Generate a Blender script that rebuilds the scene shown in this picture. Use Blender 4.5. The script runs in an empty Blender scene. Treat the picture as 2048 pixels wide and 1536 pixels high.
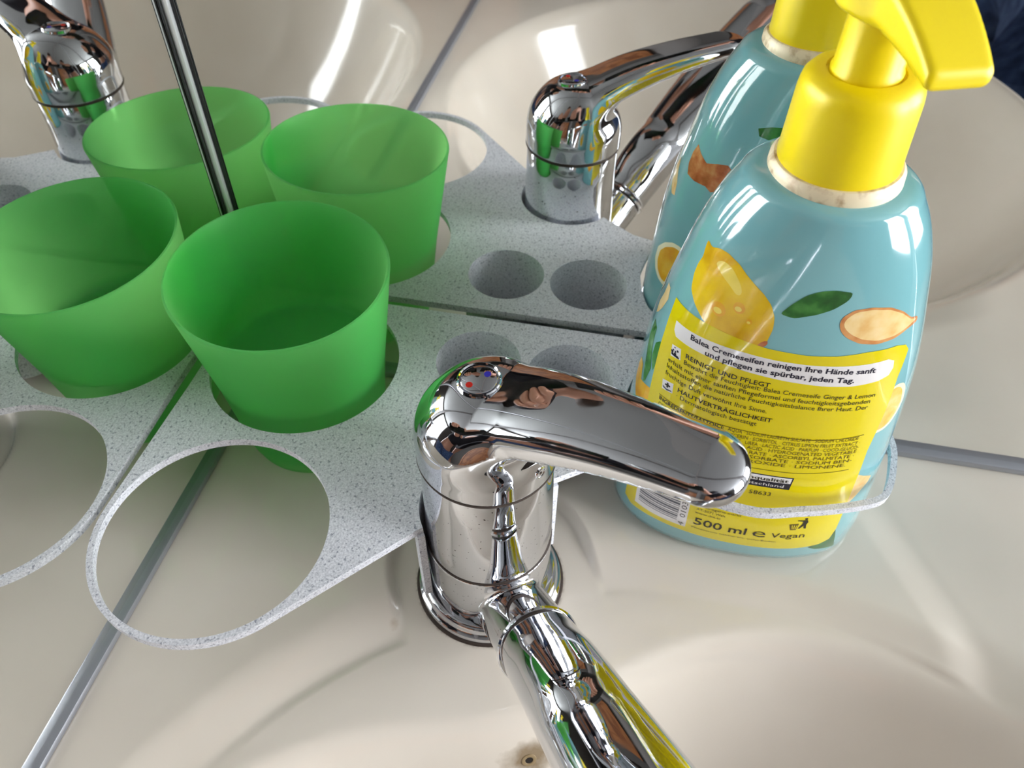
import bpy, bmesh, math, random
import numpy as np
from mathutils import Matrix, Vector
from mathutils.geometry import delaunay_2d_cdt

random.seed(7)
scene = bpy.context.scene
COL = scene.collection
MM = 0.001

# ------------------------------------------------------------------ camera
CAM_POS = (0.2213140, 0.1522986, 0.2511077)
CAM_R = ((-0.1953497, 0.9806969, 0.0084906),      # image right
         (0.7230987, 0.1498753, -0.6742890),      # image down
         (-0.6625456, -0.1255826, -0.7384188))    # viewing direction
cam_data = bpy.data.cameras.new('camera')
cam = bpy.data.objects.new('camera', cam_data)
COL.objects.link(cam)
m = Matrix.Identity(4)
for i in range(3):
    m[i][0] = CAM_R[0][i]
    m[i][1] = -CAM_R[1][i]
    m[i][2] = -CAM_R[2][i]
    m[i][3] = CAM_POS[i]
cam.matrix_world = m
cam_data.sensor_width = 36.0
cam_data.lens = 1545.276 / 2048.0 * 36.0
cam_data.clip_start = 0.005
cam_data.clip_end = 50
cam_data.dof.use_dof = True
cam_data.dof.focus_distance = 0.225
cam_data.dof.aperture_fstop = 20.0
scene.camera = cam

# ------------------------------------------------------------------ light
scene.view_settings.view_transform = 'Standard'
scene.view_settings.look = 'None'
scene.view_settings.gamma = 1.0
scene.view_settings.use_curve_mapping = False
scene.view_settings.exposure = 0.0
world = bpy.data.worlds.new('overcast_sky')
scene.world = world
world.use_nodes = True
wn = world.node_tree.nodes
wn['Background'].inputs[0].default_value = (0.93, 0.955, 1.0, 1)
wn['Background'].inputs[1].default_value = 25.0
# the window opening in the far wall: sky portal so that the daylight is sampled through it
WIN_X0, WIN_X1, WIN_Z0, WIN_Z1 = 0.08, 1.16, -0.45, 1.54
ROOM_X, ROOM_Y, FLOOR_Z, CEIL_Z = 2.9, 2.6, -0.86, 1.64
ld = bpy.data.lights.new('window_portal', 'AREA')
ld.shape = 'RECTANGLE'
ld.size = WIN_X1 - WIN_X0
ld.size_y = WIN_Z1 - WIN_Z0
ld.cycles.is_portal = True
lo = bpy.data.objects.new('window_portal', ld)
COL.objects.link(lo)
lo.location = ((WIN_X0 + WIN_X1) / 2, ROOM_Y + 0.10, (WIN_Z0 + WIN_Z1) / 2)
lo.rotation_euler = (math.radians(-90), 0, 0)
try:
    cy = scene.cycles
    cy.max_bounces = 11
    cy.diffuse_bounces = 4
    cy.glossy_bounces = 8
    cy.transmission_bounces = 6
    cy.transparent_max_bounces = 12
    cy.sample_clamp_indirect = 12.0
    cy.use_denoising = True
    cy.use_adaptive_sampling = True
    cy.adaptive_threshold = 0.025
    cy.blur_glossy = 0.3
except Exception:
    pass


# ------------------------------------------------------------------ helpers
def lin(c):
    return tuple((v / 255.0 / 12.92) if v / 255.0 <= 0.04045 else ((v / 255.0 + 0.055) / 1.055) ** 2.4 for v in c) + (1.0,)


def mat(name, rgb=(200, 200, 200), rough=0.5, metal=0.0, coat=0.0, spec=0.5, sub=0.0):
    mt = bpy.data.materials.new(name)
    mt.use_nodes = True
    b = mt.node_tree.nodes['Principled BSDF']
    b.inputs['Base Color'].default_value = lin(rgb)
    b.inputs['Roughness'].default_value = rough
    b.inputs['Metallic'].default_value = metal
    b.inputs['Coat Weight'].default_value = coat
    b.inputs['Coat Roughness'].default_value = 0.03
    b.inputs['Specular IOR Level'].default_value = spec
    if sub:
        b.inputs['Subsurface Weight'].default_value = sub
        b.inputs['Subsurface Radius'].default_value = (0.004, 0.004, 0.004)
    return mt


def bsdf(mt):
    return mt.node_tree.nodes['Principled BSDF']


def node(mt, kind, **kw):
    n = mt.node_tree.nodes.new(kind)
    for k, v in kw.items():
        if hasattr(n, k):
            setattr(n, k, v)
        else:
            n.inputs[k].default_value = v
    return n


def link(mt, a, b):
    mt.node_tree.links.new(a, b)


def ramp(mt, stops):
    r = mt.node_tree.nodes.new('ShaderNodeValToRGB')
    while len(r.color_ramp.elements) < len(stops):
        r.color_ramp.elements.new(0.5)
    for e, (p, c) in zip(r.color_ramp.elements, stops):
        e.position = p
        e.color = c
    return r


def coords(mt, out='Object'):
    return mt.node_tree.nodes.new('ShaderNodeTexCoord').outputs[out]


def noise(mt, scale, detail=2.0, src=None, rough=0.5):
    n = node(mt, 'ShaderNodeTexNoise', Scale=scale, Detail=detail, Roughness=rough)
    link(mt, src if src is not None else coords(mt), n.inputs['Vector'])
    return n


def new_obj(name, verts, faces, material=None, parent=None, smooth=True, scale=MM, normals=None):
    me = bpy.data.meshes.new(name)
    v = np.asarray(verts, float) * scale
    me.from_pydata([tuple(q) for q in v], [], [tuple(int(i) for i in f) for f in faces])
    me.validate()
    if smooth:
        me.polygons.foreach_set('use_smooth', [True] * len(me.polygons))
    if normals is not None and len(normals) == len(me.vertices):
        me.normals_split_custom_set_from_vertices([tuple(n) for n in normals])
    me.update()
    o = bpy.data.objects.new(name, me)
    COL.objects.link(o)
    if material:
        me.materials.append(material)
    if parent:
        o.parent = parent
    return o


def from_bm(name, bm, material=None, parent=None, smooth=False, scale=MM):
    bmesh.ops.recalc_face_normals(bm, faces=bm.faces)
    if scale != 1:
        bmesh.ops.scale(bm, vec=(scale,) * 3, verts=bm.verts)
    me = bpy.data.meshes.new(name)
    bm.to_mesh(me)
    bm.free()
    if smooth:
        me.polygons.foreach_set('use_smooth', [True] * len(me.polygons))
    o = bpy.data.objects.new(name, me)
    COL.objects.link(o)
    if material:
        me.materials.append(material)
    if parent:
        o.parent = parent
    return o


def auto_smooth(o, deg=35):
    me = o.data
    bm = bmesh.new()
    bm.from_mesh(me)
    for e in bm.edges:
        e.smooth = not (len(e.link_faces) == 2 and e.calc_face_angle(0) > math.radians(deg))
    for f in bm.faces:
        f.smooth = True
    bm.to_mesh(me)
    bm.free()


def box_bm(bm, lo, hi, bevel=0.0):
    r = bmesh.ops.create_cube(bm, size=1.0)
    vs = r['verts']
    for v in vs:
        v.co = Vector([lo[k] + (v.co[k] + 0.5) * (hi[k] - lo[k]) for k in range(3)])
    if bevel:
        es = list({e for v in vs for e in v.link_edges})
        bmesh.ops.bevel(bm, geom=es, offset=bevel, segments=2, affect='EDGES', profile=0.5)


def box(name, lo, hi, material, parent=None, bevel=0.0, scale=1.0):
    bm = bmesh.new()
    box_bm(bm, lo, hi, bevel)
    o = from_bm(name, bm, material, parent, scale=scale)
    if bevel:
        auto_smooth(o, 40)
    return o


def lathe(name, prof, material, parent=None, seg=96, centre=(0, 0, 0), frame=None, sharp=40):
    """revolve (r, z) profile (mm); frame: 3x3 columns"""
    V, F = [], []
    n = len(prof)
    for r, z in prof:
        for k in range(seg):
            t = 2 * math.pi * k / seg
            V.append((r * math.cos(t), r * math.sin(t), z))
    for i in range(n - 1):
        for k in range(seg):
            k2 = (k + 1) % seg
            F.append((i * seg + k, i * seg + k2, (i + 1) * seg + k2, (i + 1) * seg + k))
    V = np.array(V)
    if frame is not None:
        V = V @ np.asarray(frame).T
    V = V + np.asarray(centre)
    o = new_obj(name, V, F, material, parent)
    bm = bmesh.new()
    bm.from_mesh(o.data)
    bmesh.ops.remove_doubles(bm, verts=bm.verts, dist=1e-6)
    bmesh.ops.recalc_face_normals(bm, faces=bm.faces)
    bm.to_mesh(o.data)
    bm.free()
    auto_smooth(o, sharp)
    return o


def tag(o, label=None, cat=None, group=None, kind=None):
    if label:
        o['label'] = label
    if cat:
        o['category'] = cat
    if group:
        o['group'] = group
    if kind:
        o['kind'] = kind
    return o


def thing(name, loc, label, cat):
    o = bpy.data.objects.new(name, None)
    COL.objects.link(o)
    o.empty_display_size = 0.02
    tag(o, label, cat)
    return o


def frame_z(zdir, xhint=(1, 0, 0)):
    z = np.asarray(zdir, float)
    z /= np.linalg.norm(z)
    x = np.asarray(xhint, float)
    x = x - z * (x @ z)
    x /= np.linalg.norm(x)
    return np.stack([x, np.cross(z, x), z], 1)


def pch(xk, yk, x):
    x = np.asarray(x, float)
    h = np.diff(xk)
    d = np.diff(yk) / h
    mm_ = np.zeros(len(xk))
    mm_[0], mm_[-1] = d[0], d[-1]
    for i in range(1, len(xk) - 1):
        mm_[i] = (d[i - 1] * h[i] + d[i] * h[i - 1]) / (h[i] + h[i - 1])
    i = np.clip(np.searchsorted(xk, x) - 1, 0, len(xk) - 2)
    t = np.clip((x - xk[i]) / h[i], 0, 1)
    return yk[i] * (1 + 2 * t) * (1 - t) ** 2 + mm_[i] * h[i] * t * (1 - t) ** 2 + yk[i + 1] * t * t * (3 - 2 * t) + mm_[i + 1] * h[i] * t * t * (t - 1)


# ---- signed-distance modelling: surface nets, vertices pulled onto the surface
def smin(a, b, k):
    h = np.clip(0.5 + 0.5 * (b - a) / k, 0, 1)
    return b * (1 - h) + a * h - k * h * (1 - h)


def smax(a, b, k):
    return -smin(-a, -b, k)


def sdf_mesh(f, lo, hi, h):
    lo = np.array(lo, float)
    n = np.ceil((np.array(hi) - lo) / h).astype(int) + 1
    ax = [lo[k] + h * np.arange(n[k]) for k in range(3)]
    G = np.stack(np.meshgrid(*ax, indexing='ij'), -1)
    V = f(G.reshape(-1, 3)).reshape(n)
    S = V < 0
    acc = np.zeros(tuple(n - 1) + (3,))
    cnt = np.zeros(tuple(n - 1))
    offs = [(0, 0, 0), (1, 0, 0), (0, 1, 0), (0, 0, 1), (1, 1, 0), (1, 0, 1), (0, 1, 1), (1, 1, 1)]

    def sl(o):
        return tuple(slice(o[k], n[k] - 1 + o[k]) for k in range(3))
    for a in range(8):
        for b in range(a + 1, 8):
            oa, ob = offs[a], offs[b]
            if sum(abs(oa[k] - ob[k]) for k in range(3)) != 1:
                continue
            va, vb = V[sl(oa)], V[sl(ob)]
            cr = (va < 0) != (vb < 0)
            t = np.where(cr, va / np.where(va == vb, 1, va - vb), 0)
            for k in range(3):
                acc[..., k] += np.where(cr, oa[k] + t * (ob[k] - oa[k]), 0)
            cnt += cr
    act = cnt > 0
    idx = -np.ones(tuple(n - 1), int)
    idx[act] = np.arange(act.sum())
    cell = np.argwhere(act)
    P = lo + h * (cell + acc[act] / cnt[act][:, None])
    F = []
    for k in range(3):
        u, w = (k + 1) % 3, (k + 2) % 3
        s0 = [slice(None)] * 3
        s1 = [slice(None)] * 3
        s0[k] = slice(0, n[k] - 1)
        s1[k] = slice(1, n[k])
        ch = S[tuple(s0)] != S[tuple(s1)]
        E_ = np.argwhere(ch)
        ok = (E_[:, u] > 0) & (E_[:, w] > 0) & (E_[:, u] < n[u] - 1) & (E_[:, w] < n[w] - 1)
        E_ = E_[ok]
        c = []
        for du, dw in ((-1, -1), (0, -1), (0, 0), (-1, 0)):
            q = E_.copy()
            q[:, u] += du
            q[:, w] += dw
            c.append(idx[q[:, 0], q[:, 1], q[:, 2]])
        c = np.stack(c, 1)
        flip = ~S[E_[:, 0], E_[:, 1], E_[:, 2]]
        c[flip] = c[flip][:, ::-1]
        F.append(c)
    F = np.concatenate(F)

    def grad(P):
        e = h * 0.15
        return np.stack([(f(P + np.eye(3)[k] * e) - f(P - np.eye(3)[k] * e)) / (2 * e) for k in range(3)], 1)
    for it in range(4):
        g = grad(P)
        g2 = (g * g).sum(1) + 1e-9
        step = -(f(P) / g2)[:, None] * g
        ln = np.linalg.norm(step, axis=1)
        step *= np.minimum(1, h * 0.5 / np.maximum(ln, 1e-9))[:, None]
        P = P + step
    g = grad(P)
    g /= np.linalg.norm(g, axis=1)[:, None] + 1e-9
    return P, F, g


def sdf_obj(name, f, lo, hi, h, material, parent=None, rot=None, origin=(0, 0, 0), usen=True):
    P, F, g = sdf_mesh(f, lo, hi, h)
    if rot is not None:
        P = P @ np.asarray(rot).T
        g = g @ np.asarray(rot).T
    P = P + np.asarray(origin)
    return new_obj(name, P, F, material, parent, normals=g if usen else None)


# ------------------------------------------------------------------ materials
def speckle_mat():
    mt = mat('granite_plastic', (196, 198, 204), 0.55, spec=0.35)
    n1 = noise(mt, 950, 3.0, rough=0.6)
    r1 = ramp(mt, [(0.0, (1, 1, 1, 1)), (0.575, (1, 1, 1, 1)), (0.66, (0, 0, 0, 1))])
    link(mt, n1.outputs['Fac'], r1.inputs[0])
    n2 = noise(mt, 1700, 1.0)
    r2 = ramp(mt, [(0.30, lin((192, 194, 200))), (0.72, lin((230, 231, 236)))])
    link(mt, n2.outputs['Fac'], r2.inputs[0])
    mx = node(mt, 'ShaderNodeMix', data_type='RGBA')
    link(mt, r1.outputs[0], mx.inputs[0])
    mx.inputs[6].default_value = lin((144, 147, 158))
    link(mt, r2.outputs[0], mx.inputs[7])
    link(mt, mx.outputs[2], bsdf(mt).inputs['Base Color'])
    n3 = noise(mt, 900, 2.0)
    bp = node(mt, 'ShaderNodeBump', Strength=0.12, Distance=0.0003)
    link(mt, n3.outputs['Fac'], bp.inputs['Height'])
    link(mt, bp.outputs[0], bsdf(mt).inputs['Normal'])
    return mt


def ceramic_mat():
    mt = mat('cream_ceramic', (222, 213, 199), 0.13, coat=0.5, spec=0.5)
    # faint grime specks and two brown stains with a shape of their own
    pos = coords(mt, 'Object')
    base = lin((222, 213, 199))
    n = noise(mt, 14, 3.0, pos)
    r = ramp(mt, [(0.35, lin((219, 210, 196))), (0.7, lin((226, 218, 205)))])
    link(mt, n.outputs['Fac'], r.inputs[0])
    cur = r.outputs[0]

    def stain(cur, centre, rad, col, nscale, amount):
        d = node(mt, 'ShaderNodeVectorMath', operation='DISTANCE')
        link(mt, pos, d.inputs[0])
        d.inputs[1].default_value = centre
        nz = noise(mt, nscale, 4.0, pos)
        md = node(mt, 'ShaderNodeMath', operation='MULTIPLY_ADD')
        link(mt, nz.outputs['Fac'], md.inputs[0])
        md.inputs[1].default_value = -rad * 1.2
        link(mt, d.outputs['Value'], md.inputs[2])
        mr = node(mt, 'ShaderNodeMapRange')
        link(mt, md.outputs[0], mr.inputs[0])
        mr.inputs[1].default_value = -rad * 0.2
        mr.inputs[2].default_value = rad * 0.55
        mr.inputs[3].default_value = amount
        mr.inputs[4].default_value = 0.0
        mx = node(mt, 'ShaderNodeMix', data_type='RGBA')
        link(mt, mr.outputs[0], mx.inputs[0])
        link(mt, cur, mx.inputs[6])
        mx.inputs[7].default_value = col
        return mx.outputs[2]
    cur = stain(cur, OVERFLOW, 0.0085, lin((128, 106, 72)), 170, 0.85)
    cur = stain(cur, (0.1125, 0.0915, -0.001), 0.0035, lin((150, 116, 70)), 300, 0.5)
    # dirt ring around the tap base
    dx = node(mt, 'ShaderNodeVectorMath', operation='MULTIPLY')
    link(mt, pos, dx.inputs[0])
    dx.inputs[1].default_value = (1, 1, 0)
    dd = node(mt, 'ShaderNodeVectorMath', operation='DISTANCE')
    link(mt, dx.outputs[0], dd.inputs[0])
    dd.inputs[1].default_value = (0.087, 0.1197, 0)
    mr = node(mt, 'ShaderNodeMapRange')
    link(mt, dd.outputs['Value'], mr.inputs[0])
    mr.inputs[1].default_value = 0.0255
    mr.inputs[2].default_value = 0.0275
    mr.inputs[3].default_value = 0.75
    mr.inputs[4].default_value = 0.0
    nz = noise(mt, 700, 3.0, pos)
    rr = ramp(mt, [(0.42, (0, 0, 0, 1)), (0.6, (1, 1, 1, 1))])
    link(mt, nz.outputs['Fac'], rr.inputs[0])
    mu = node(mt, 'ShaderNodeMath', operation='MULTIPLY')
    link(mt, mr.outputs[0], mu.inputs[0])
    link(mt, rr.outputs[0], mu.inputs[1])
    mx = node(mt, 'ShaderNodeMix', data_type='RGBA')
    link(mt, mu.outputs[0], mx.inputs[0])
    link(mt, cur, mx.inputs[6])
    mx.inputs[7].default_value = lin((92, 70, 48))
    link(mt, mx.outputs[2], bsdf(mt).inputs['Base Color'])
    return mt


def cup_mat():
    mt = bpy.data.materials.new('green_translucent_plastic')
    mt.use_nodes = True
    nt = mt.node_tree
    b = bsdf(mt)
    b.inputs['Base Color'].default_value = lin((70, 196, 106))
    b.inputs['Roughness'].default_value = 0.36
    b.inputs['IOR'].default_value = 1.35
    b.inputs['Specular IOR Level'].default_value = 0.5
    tr = node(mt, 'ShaderNodeBsdfTranslucent')
    tr.inputs[0].default_value = lin((196, 246, 182))
    mx = node(mt, 'ShaderNodeMixShader')
    mx.inputs[0].default_value = 0.58
    link(mt, b.outputs[0], mx.inputs[1])
    link(mt, tr.outputs[0], mx.inputs[2])
    rf = node(mt, 'ShaderNodeBsdfRefraction', Roughness=0.22, IOR=1.04)
    rf.inputs[0].default_value = lin((208, 247, 196))
    m2 = node(mt, 'ShaderNodeMixShader')
    m2.inputs[0].default_value = 0.42
    link(mt, mx.outputs[0], m2.inputs[1])
    link(mt, rf.outputs[0], m2.inputs[2])
    link(mt, m2.outputs[0], nt.nodes['Material Output'].inputs[0])
    return mt


def chrome_mat(name='chrome', dirty=False):
    mt = mat(name, (216, 218, 223), 0.035, metal=1.0)
    pos = coords(mt)
    n = noise(mt, 90, 4.0, pos, 0.65)
    r = ramp(mt, [(0.45, (0.02, 0.02, 0.02, 1)), (0.75, (0.13, 0.13, 0.13, 1))])
    link(mt, n.outputs['Fac'], r.inputs[0])
    link(mt, r.outputs[0], bsdf(mt).inputs['Roughness'])
    if dirty:
        n2 = noise(mt, 850, 2.0, pos)
        r2 = ramp(mt, [(0.69, lin((216, 218, 223))), (0.74, lin((70, 62, 55)))])
        link(mt, n2.outputs['Fac'], r2.inputs[0])
        link(mt, r2.outputs[0], bsdf(mt).inputs['Base Color'])
    return mt


def grad_mat(name, c0, c1, c2, scale, rough=0.16):
    """printed fruit colour: blotchy three-tone print"""
    mt = mat(name, c1, rough, coat=0.4)
    n = noise(mt, scale, 3.0)
    r = ramp(mt, [(0.30, lin(c0)), (0.5, lin(c1)), (0.72, lin(c2))])
    link(mt, n.outputs['Fac'], r.inputs[0])
    link(mt, r.outputs[0], bsdf(mt).inputs['Base Color'])
    return mt


OVERFLOW = (0.1412, 0.1444, -0.0200)
M = {}
M['tray'] = speckle_mat()
M['cup'] = cup_mat()
M['chrome'] = chrome_mat()
M['chrome_d'] = chrome_mat('chrome_with_lime_specks', True)
M['seam'] = mat('grime_seam', (52, 40, 32), 0.7)
M['mirror'] = mat('mirror_silver', (240, 241, 239), 0.0, metal=1.0)
M['alu'] = mat('grey_aluminium', (168, 171, 178), 0.4, metal=0.7)
M['bar'] = mat('satin_bar', (206, 207, 208), 0.35, metal=0.4)
M['black'] = mat('black_seal', (18, 19, 21), 0.4)
M['teal'] = mat('turquoise_bottle', (126, 181, 186), 0.09, coat=0.8)
M['yellow_label'] = mat('yellow_label', (226, 208, 0), 0.12, coat=0.7)
M['yellow'] = mat('yellow_pump_plastic', (240, 216, 0), 0.38)
M['white_print'] = mat('white_print', (232, 229, 228), 0.14, coat=0.6)
M['ink'] = mat('dark_ink', (44, 38, 22), 0.3)
M['navy'] = mat('navy_ink', (28, 26, 48), 0.3)
M['brown_ink'] = mat('brown_ink', (96, 78, 8), 0.3)
M['grey_ink'] = mat('grey_ink', (92, 94, 102), 0.3)
M['lemon'] = grad_mat('lemon_print', (206, 150, 8), (232, 190, 20), (242, 208, 40), 90)
M['lemon_hi'] = mat('lemon_highlight_print', (246, 222, 100), 0.14, coat=0.5)
M['orange'] = grad_mat('orange_lemon_print', (222, 150, 20), (236, 178, 40), (244, 200, 70), 120)
M['leaf'] = grad_mat('leaf_print', (18, 66, 26), (34, 98, 36), (70, 140, 60), 160)
M['leafl'] = grad_mat('light_leaf_print', (40, 112, 40), (74, 146, 66), (150, 196, 150), 140)
M['ginger'] = grad_mat('ginger_print', (226, 180, 110), (236, 204, 140), (240, 214, 160), 200)
M['rind'] = grad_mat('ginger_skin_print', (176, 104, 56), (206, 142, 84), (220, 168, 110), 200)
M['rindd'] = grad_mat('dark_ginger_skin_print', (150, 74, 40), (188, 108, 64), (214, 150, 100), 220)
M['slice'] = grad_mat('lemon_slice_print', (226, 178, 70), (238, 200, 104), (244, 216, 150), 220)
M['pith'] = mat('pith_print', (244, 236, 200), 0.14, coat=0.5)
M['neck'] = mat('cream_neck_plastic', (226, 212, 176), 0.4)
nk = noise(M['neck'], 300, 4.0)
nr = ramp(M['neck'], [(0.5, lin((230, 216, 182))), (0.78, lin((164, 134, 92)))])
link(M['neck'], nk.outputs['Fac'], nr.inputs[0])
link(M['neck'], nr.outputs[0], bsdf(M['neck']).inputs['Base Color'])
M['ceramic'] = ceramic_mat()
M['wall'] = mat('painted_wall', (92, 88, 84), 0.8)
M['ceil'] = mat('painted_ceiling', (150, 150, 148), 0.85)
M['wood'] = mat('warm_wood', (150, 92, 50), 0.45)
wv = node(M['wood'], 'ShaderNodeTexWave', Scale=6.0, Distortion=6.0, Detail=3.0)
link(M['wood'], coords(M['wood']), wv.inputs['Vector'])
wr = ramp(M['wood'], [(0.0, lin((132, 76, 38))), (1.0, lin((176, 112, 62)))])
link(M['wood'], wv.outputs['Fac'], wr.inputs[0])
link(M['wood'], wr.outputs[0], bsdf(M['wood']).inputs['Base Color'])
M['floor'] = mat('brown_floor', (92, 74, 60), 0.4)
M['white_frame'] = mat('white_window_frame', (236, 236, 234), 0.35)
M['denim'] = mat('blue_denim', (44, 62, 98), 0.9)
dn = noise(M['denim'], 60, 5.0)
dr = ramp(M['denim'], [(0.3, lin((44, 64, 104))), (0.7, lin((92, 118, 166)))])
link(M['denim'], dn.outputs['Fac'], dr.inputs[0])
link(M['denim'], dr.outputs[0], bsdf(M['denim']).inputs['Base Color'])
M['shirt'] = mat('dark_shirt', (34, 32, 40), 0.9)
M['skin'] = mat('skin', (206, 150, 124), 0.5)
M['hair'] = mat('brown_hair', (62, 44, 32), 0.7)
M['phone'] = mat('black_phone_glass', (14, 14, 16), 0.12)
M['dark_hole'] = mat('dark_opening', (30, 24, 18), 0.7)
M['blue_dot'] = mat('blue_dot', (44, 40, 160), 0.3)
M['red_dot'] = mat('red_dot', (190, 30, 16), 0.3)

glass = bpy.data.materials.new('window_glass')
glass.use_nodes = True
g_t = node(glass, 'ShaderNodeBsdfTransparent')
g_g = node(glass, 'ShaderNodeBsdfGlossy', Roughness=0.02)
g_m = node(glass, 'ShaderNodeMixShader')
g_m.inputs[0].default_value = 0.06
link(glass, g_t.outputs[0], g_m.inputs[1])
link(glass, g_g.outputs[0], g_m.inputs[2])
link(glass, g_m.outputs[0], glass.node_tree.nodes['Material Output'].inputs[0])
M['glass'] = glass

# ------------------------------------------------------------------ room shell (metres)
T = 0.12
WX, WY = -0.006, -0.006      # wall faces just behind the mirror panels
tag(box('floor', (WX - T, WY - T, FLOOR_Z - 0.05), (ROOM_X + T, ROOM_Y + T, FLOOR_Z), M['floor']), kind='structure')
tag(box('ceiling', (WX - T, WY - T, CEIL_Z), (ROOM_X + T, ROOM_Y + T, CEIL_Z + 0.05), M['ceil']), kind='structure')
tag(box('wall_right', (WX - T, WY - T, FLOOR_Z), (WX, ROOM_Y + T, CEIL_Z), M['wall']), kind='structure')
tag(box('wall_left', (WX, WY - T, FLOOR_Z), (ROOM_X + T, WY, CEIL_Z), M['wall']), kind='structure')
tag(box('wall_front', (ROOM_X, WY, FLOOR_Z), (ROOM_X + T, ROOM_Y + T, CEIL_Z), M['wall']), kind='structure')
bm = bmesh.new()
box_bm(bm, (WX, ROOM_Y, FLOOR_Z), (WIN_X0, ROOM_Y + T, CEIL_Z))
box_bm(bm, (WIN_X1, ROOM_Y, FLOOR_Z), (ROOM_X, ROOM_Y + T, CEIL_Z))
box_bm(bm, (WIN_X0, ROOM_Y, FLOOR_Z), (WIN_X1, ROOM_Y + T, WIN_Z0))
box_bm(bm, (WIN_X0, ROOM_Y, WIN_Z1), (WIN_X1, ROOM_Y + T, CEIL_Z))
tag(from_bm('wall_back', bm, M['wall'], scale=1.0), kind='structure')
# window with frame, mullion and panes
wf = bpy.data.objects.new('window_1', None)
COL.objects.link(wf)
tag(wf, kind='structure')
bm = bmesh.new()
y0, y1 = ROOM_Y + 0.03, ROOM_Y + 0.08
box_bm(bm, (WIN_X0, y0, WIN_Z0), (WIN_X0 + 0.06, y1, WIN_Z1))
box_bm(bm, (WIN_X1 - 0.06, y0, WIN_Z0), (WIN_X1, y1, WIN_Z1))
box_bm(bm, (WIN_X0 + 0.06, y0, WIN_Z0), (WIN_X1 - 0.06, y1, WIN_Z0 + 0.06))
box_bm(bm, (WIN_X0 + 0.06, y0, WIN_Z1 - 0.06), (WIN_X1 - 0.06, y1, WIN_Z1))
from_bm('window_frame', bm, M['white_frame'], wf, scale=1.0)
for a_, b_ in ((WIN_X0 + 0.06, WIN_X1 - 0.06),):
    box('pane', (a_, ROOM_Y + 0.052, WIN_Z0 + 0.06), (b_, ROOM_Y + 0.057, WIN_Z1 - 0.06), M['glass'], wf)
# wooden door in the front wall
df = bpy.data.objects.new('door_1', None)
COL.objects.link(df)
tag(df, kind='structure')
box('door_leaf', (ROOM_X - 0.035, 0.5, FLOOR_Z), (ROOM_X, 1.35, 1.15), M['wood'], df)
bm = bmesh.new()
box_bm(bm, (ROOM_X - 0.05, 0.42, FLOOR_Z), (ROOM_X, 0.5, 1.23))
box_bm(bm, (ROOM_X - 0.05, 1.35, FLOOR_Z), (ROOM_X, 1.43, 1.23))
box_bm(bm, (ROOM_X - 0.05, 0.5, 1.15), (ROOM_X, 1.35, 1.23))
from_bm('door_frame', bm, M['wood'], df, scale=1.0)

# ------------------------------------------------------------------ mirrors in the corner
MIR_H = 1000.0


def mirror(name, label, along):
    root = thing(name, (0, 0, 0), label, 'mirror')
    if along == 'y':     # plane x = 0
        box('mirror_glass', (-4.5, 0.0, 0.3), (0, 760, MIR_H), M['mirror'], root, scale=MM)
        lo_, hi_ = (-4.5, 4.2, 0.1), (3.6, 760, 3.4)
    else:                # plane y = 0
        box('mirror_glass', (0.0, -4.5, 0.3), (900, 0, MIR_H), M['mirror'], root, scale=MM)
        lo_, hi_ = (4.2, -4.5, 0.1), (900, 2.9, 3.4)
    bm = bmesh.new()
    box_bm(bm, lo_, hi_, 0.9)
    s = from_bm('bottom_strip', bm, M['alu'], root)
    auto_smooth(s, 40)
    return root


mirror('wall_mirror', 'frameless mirror on the right wall showing the soap bottle twice', 'y')
mirror('wall_mirror', 'frameless mirror on the left wall, beside the empty ring', 'x')
# vertical trim that closes the mirror corner: grey bar between two black seals
ct = bpy.data.objects.new('trim_1', None)
COL.objects.link(ct)
tag(ct, kind='structure')
bm = bmesh.new()
box_bm(bm, (0.05, 0.05, 0.3), (2.6, 2.6, MIR_H), 0.9)
o = from_bm('corner_bar', bm, M['bar'], ct)
auto_smooth(o, 40)
for k in range(2):
    bm = bmesh.new()
    lo_, hi_ = ((2.6, 0.05, 0.3), (3.9, 0.9, MIR_H))
    if k:
        lo_, hi_ = ((0.05, 2.6, 0.3), (0.9, 3.9, MIR_H))
    box_bm(bm, lo_, hi_, 0.4)
    from_bm('corner_seal', bm, M['black'], ct)

# ------------------------------------------------------------------ washbasin (mm)
BC = np.array([270.0, 210.0])
FX = np.array([87.0, 119.7])                # tap axis
BU = (BC - FX) / np.linalg.norm(BC - FX)
BV = np.array([-BU[1], BU[0]])


def sstep(a, b, x):
    t = np.clip((x - a) / (b - a), 0, 1)
    return t * t * (3 - 2 * t)


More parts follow.
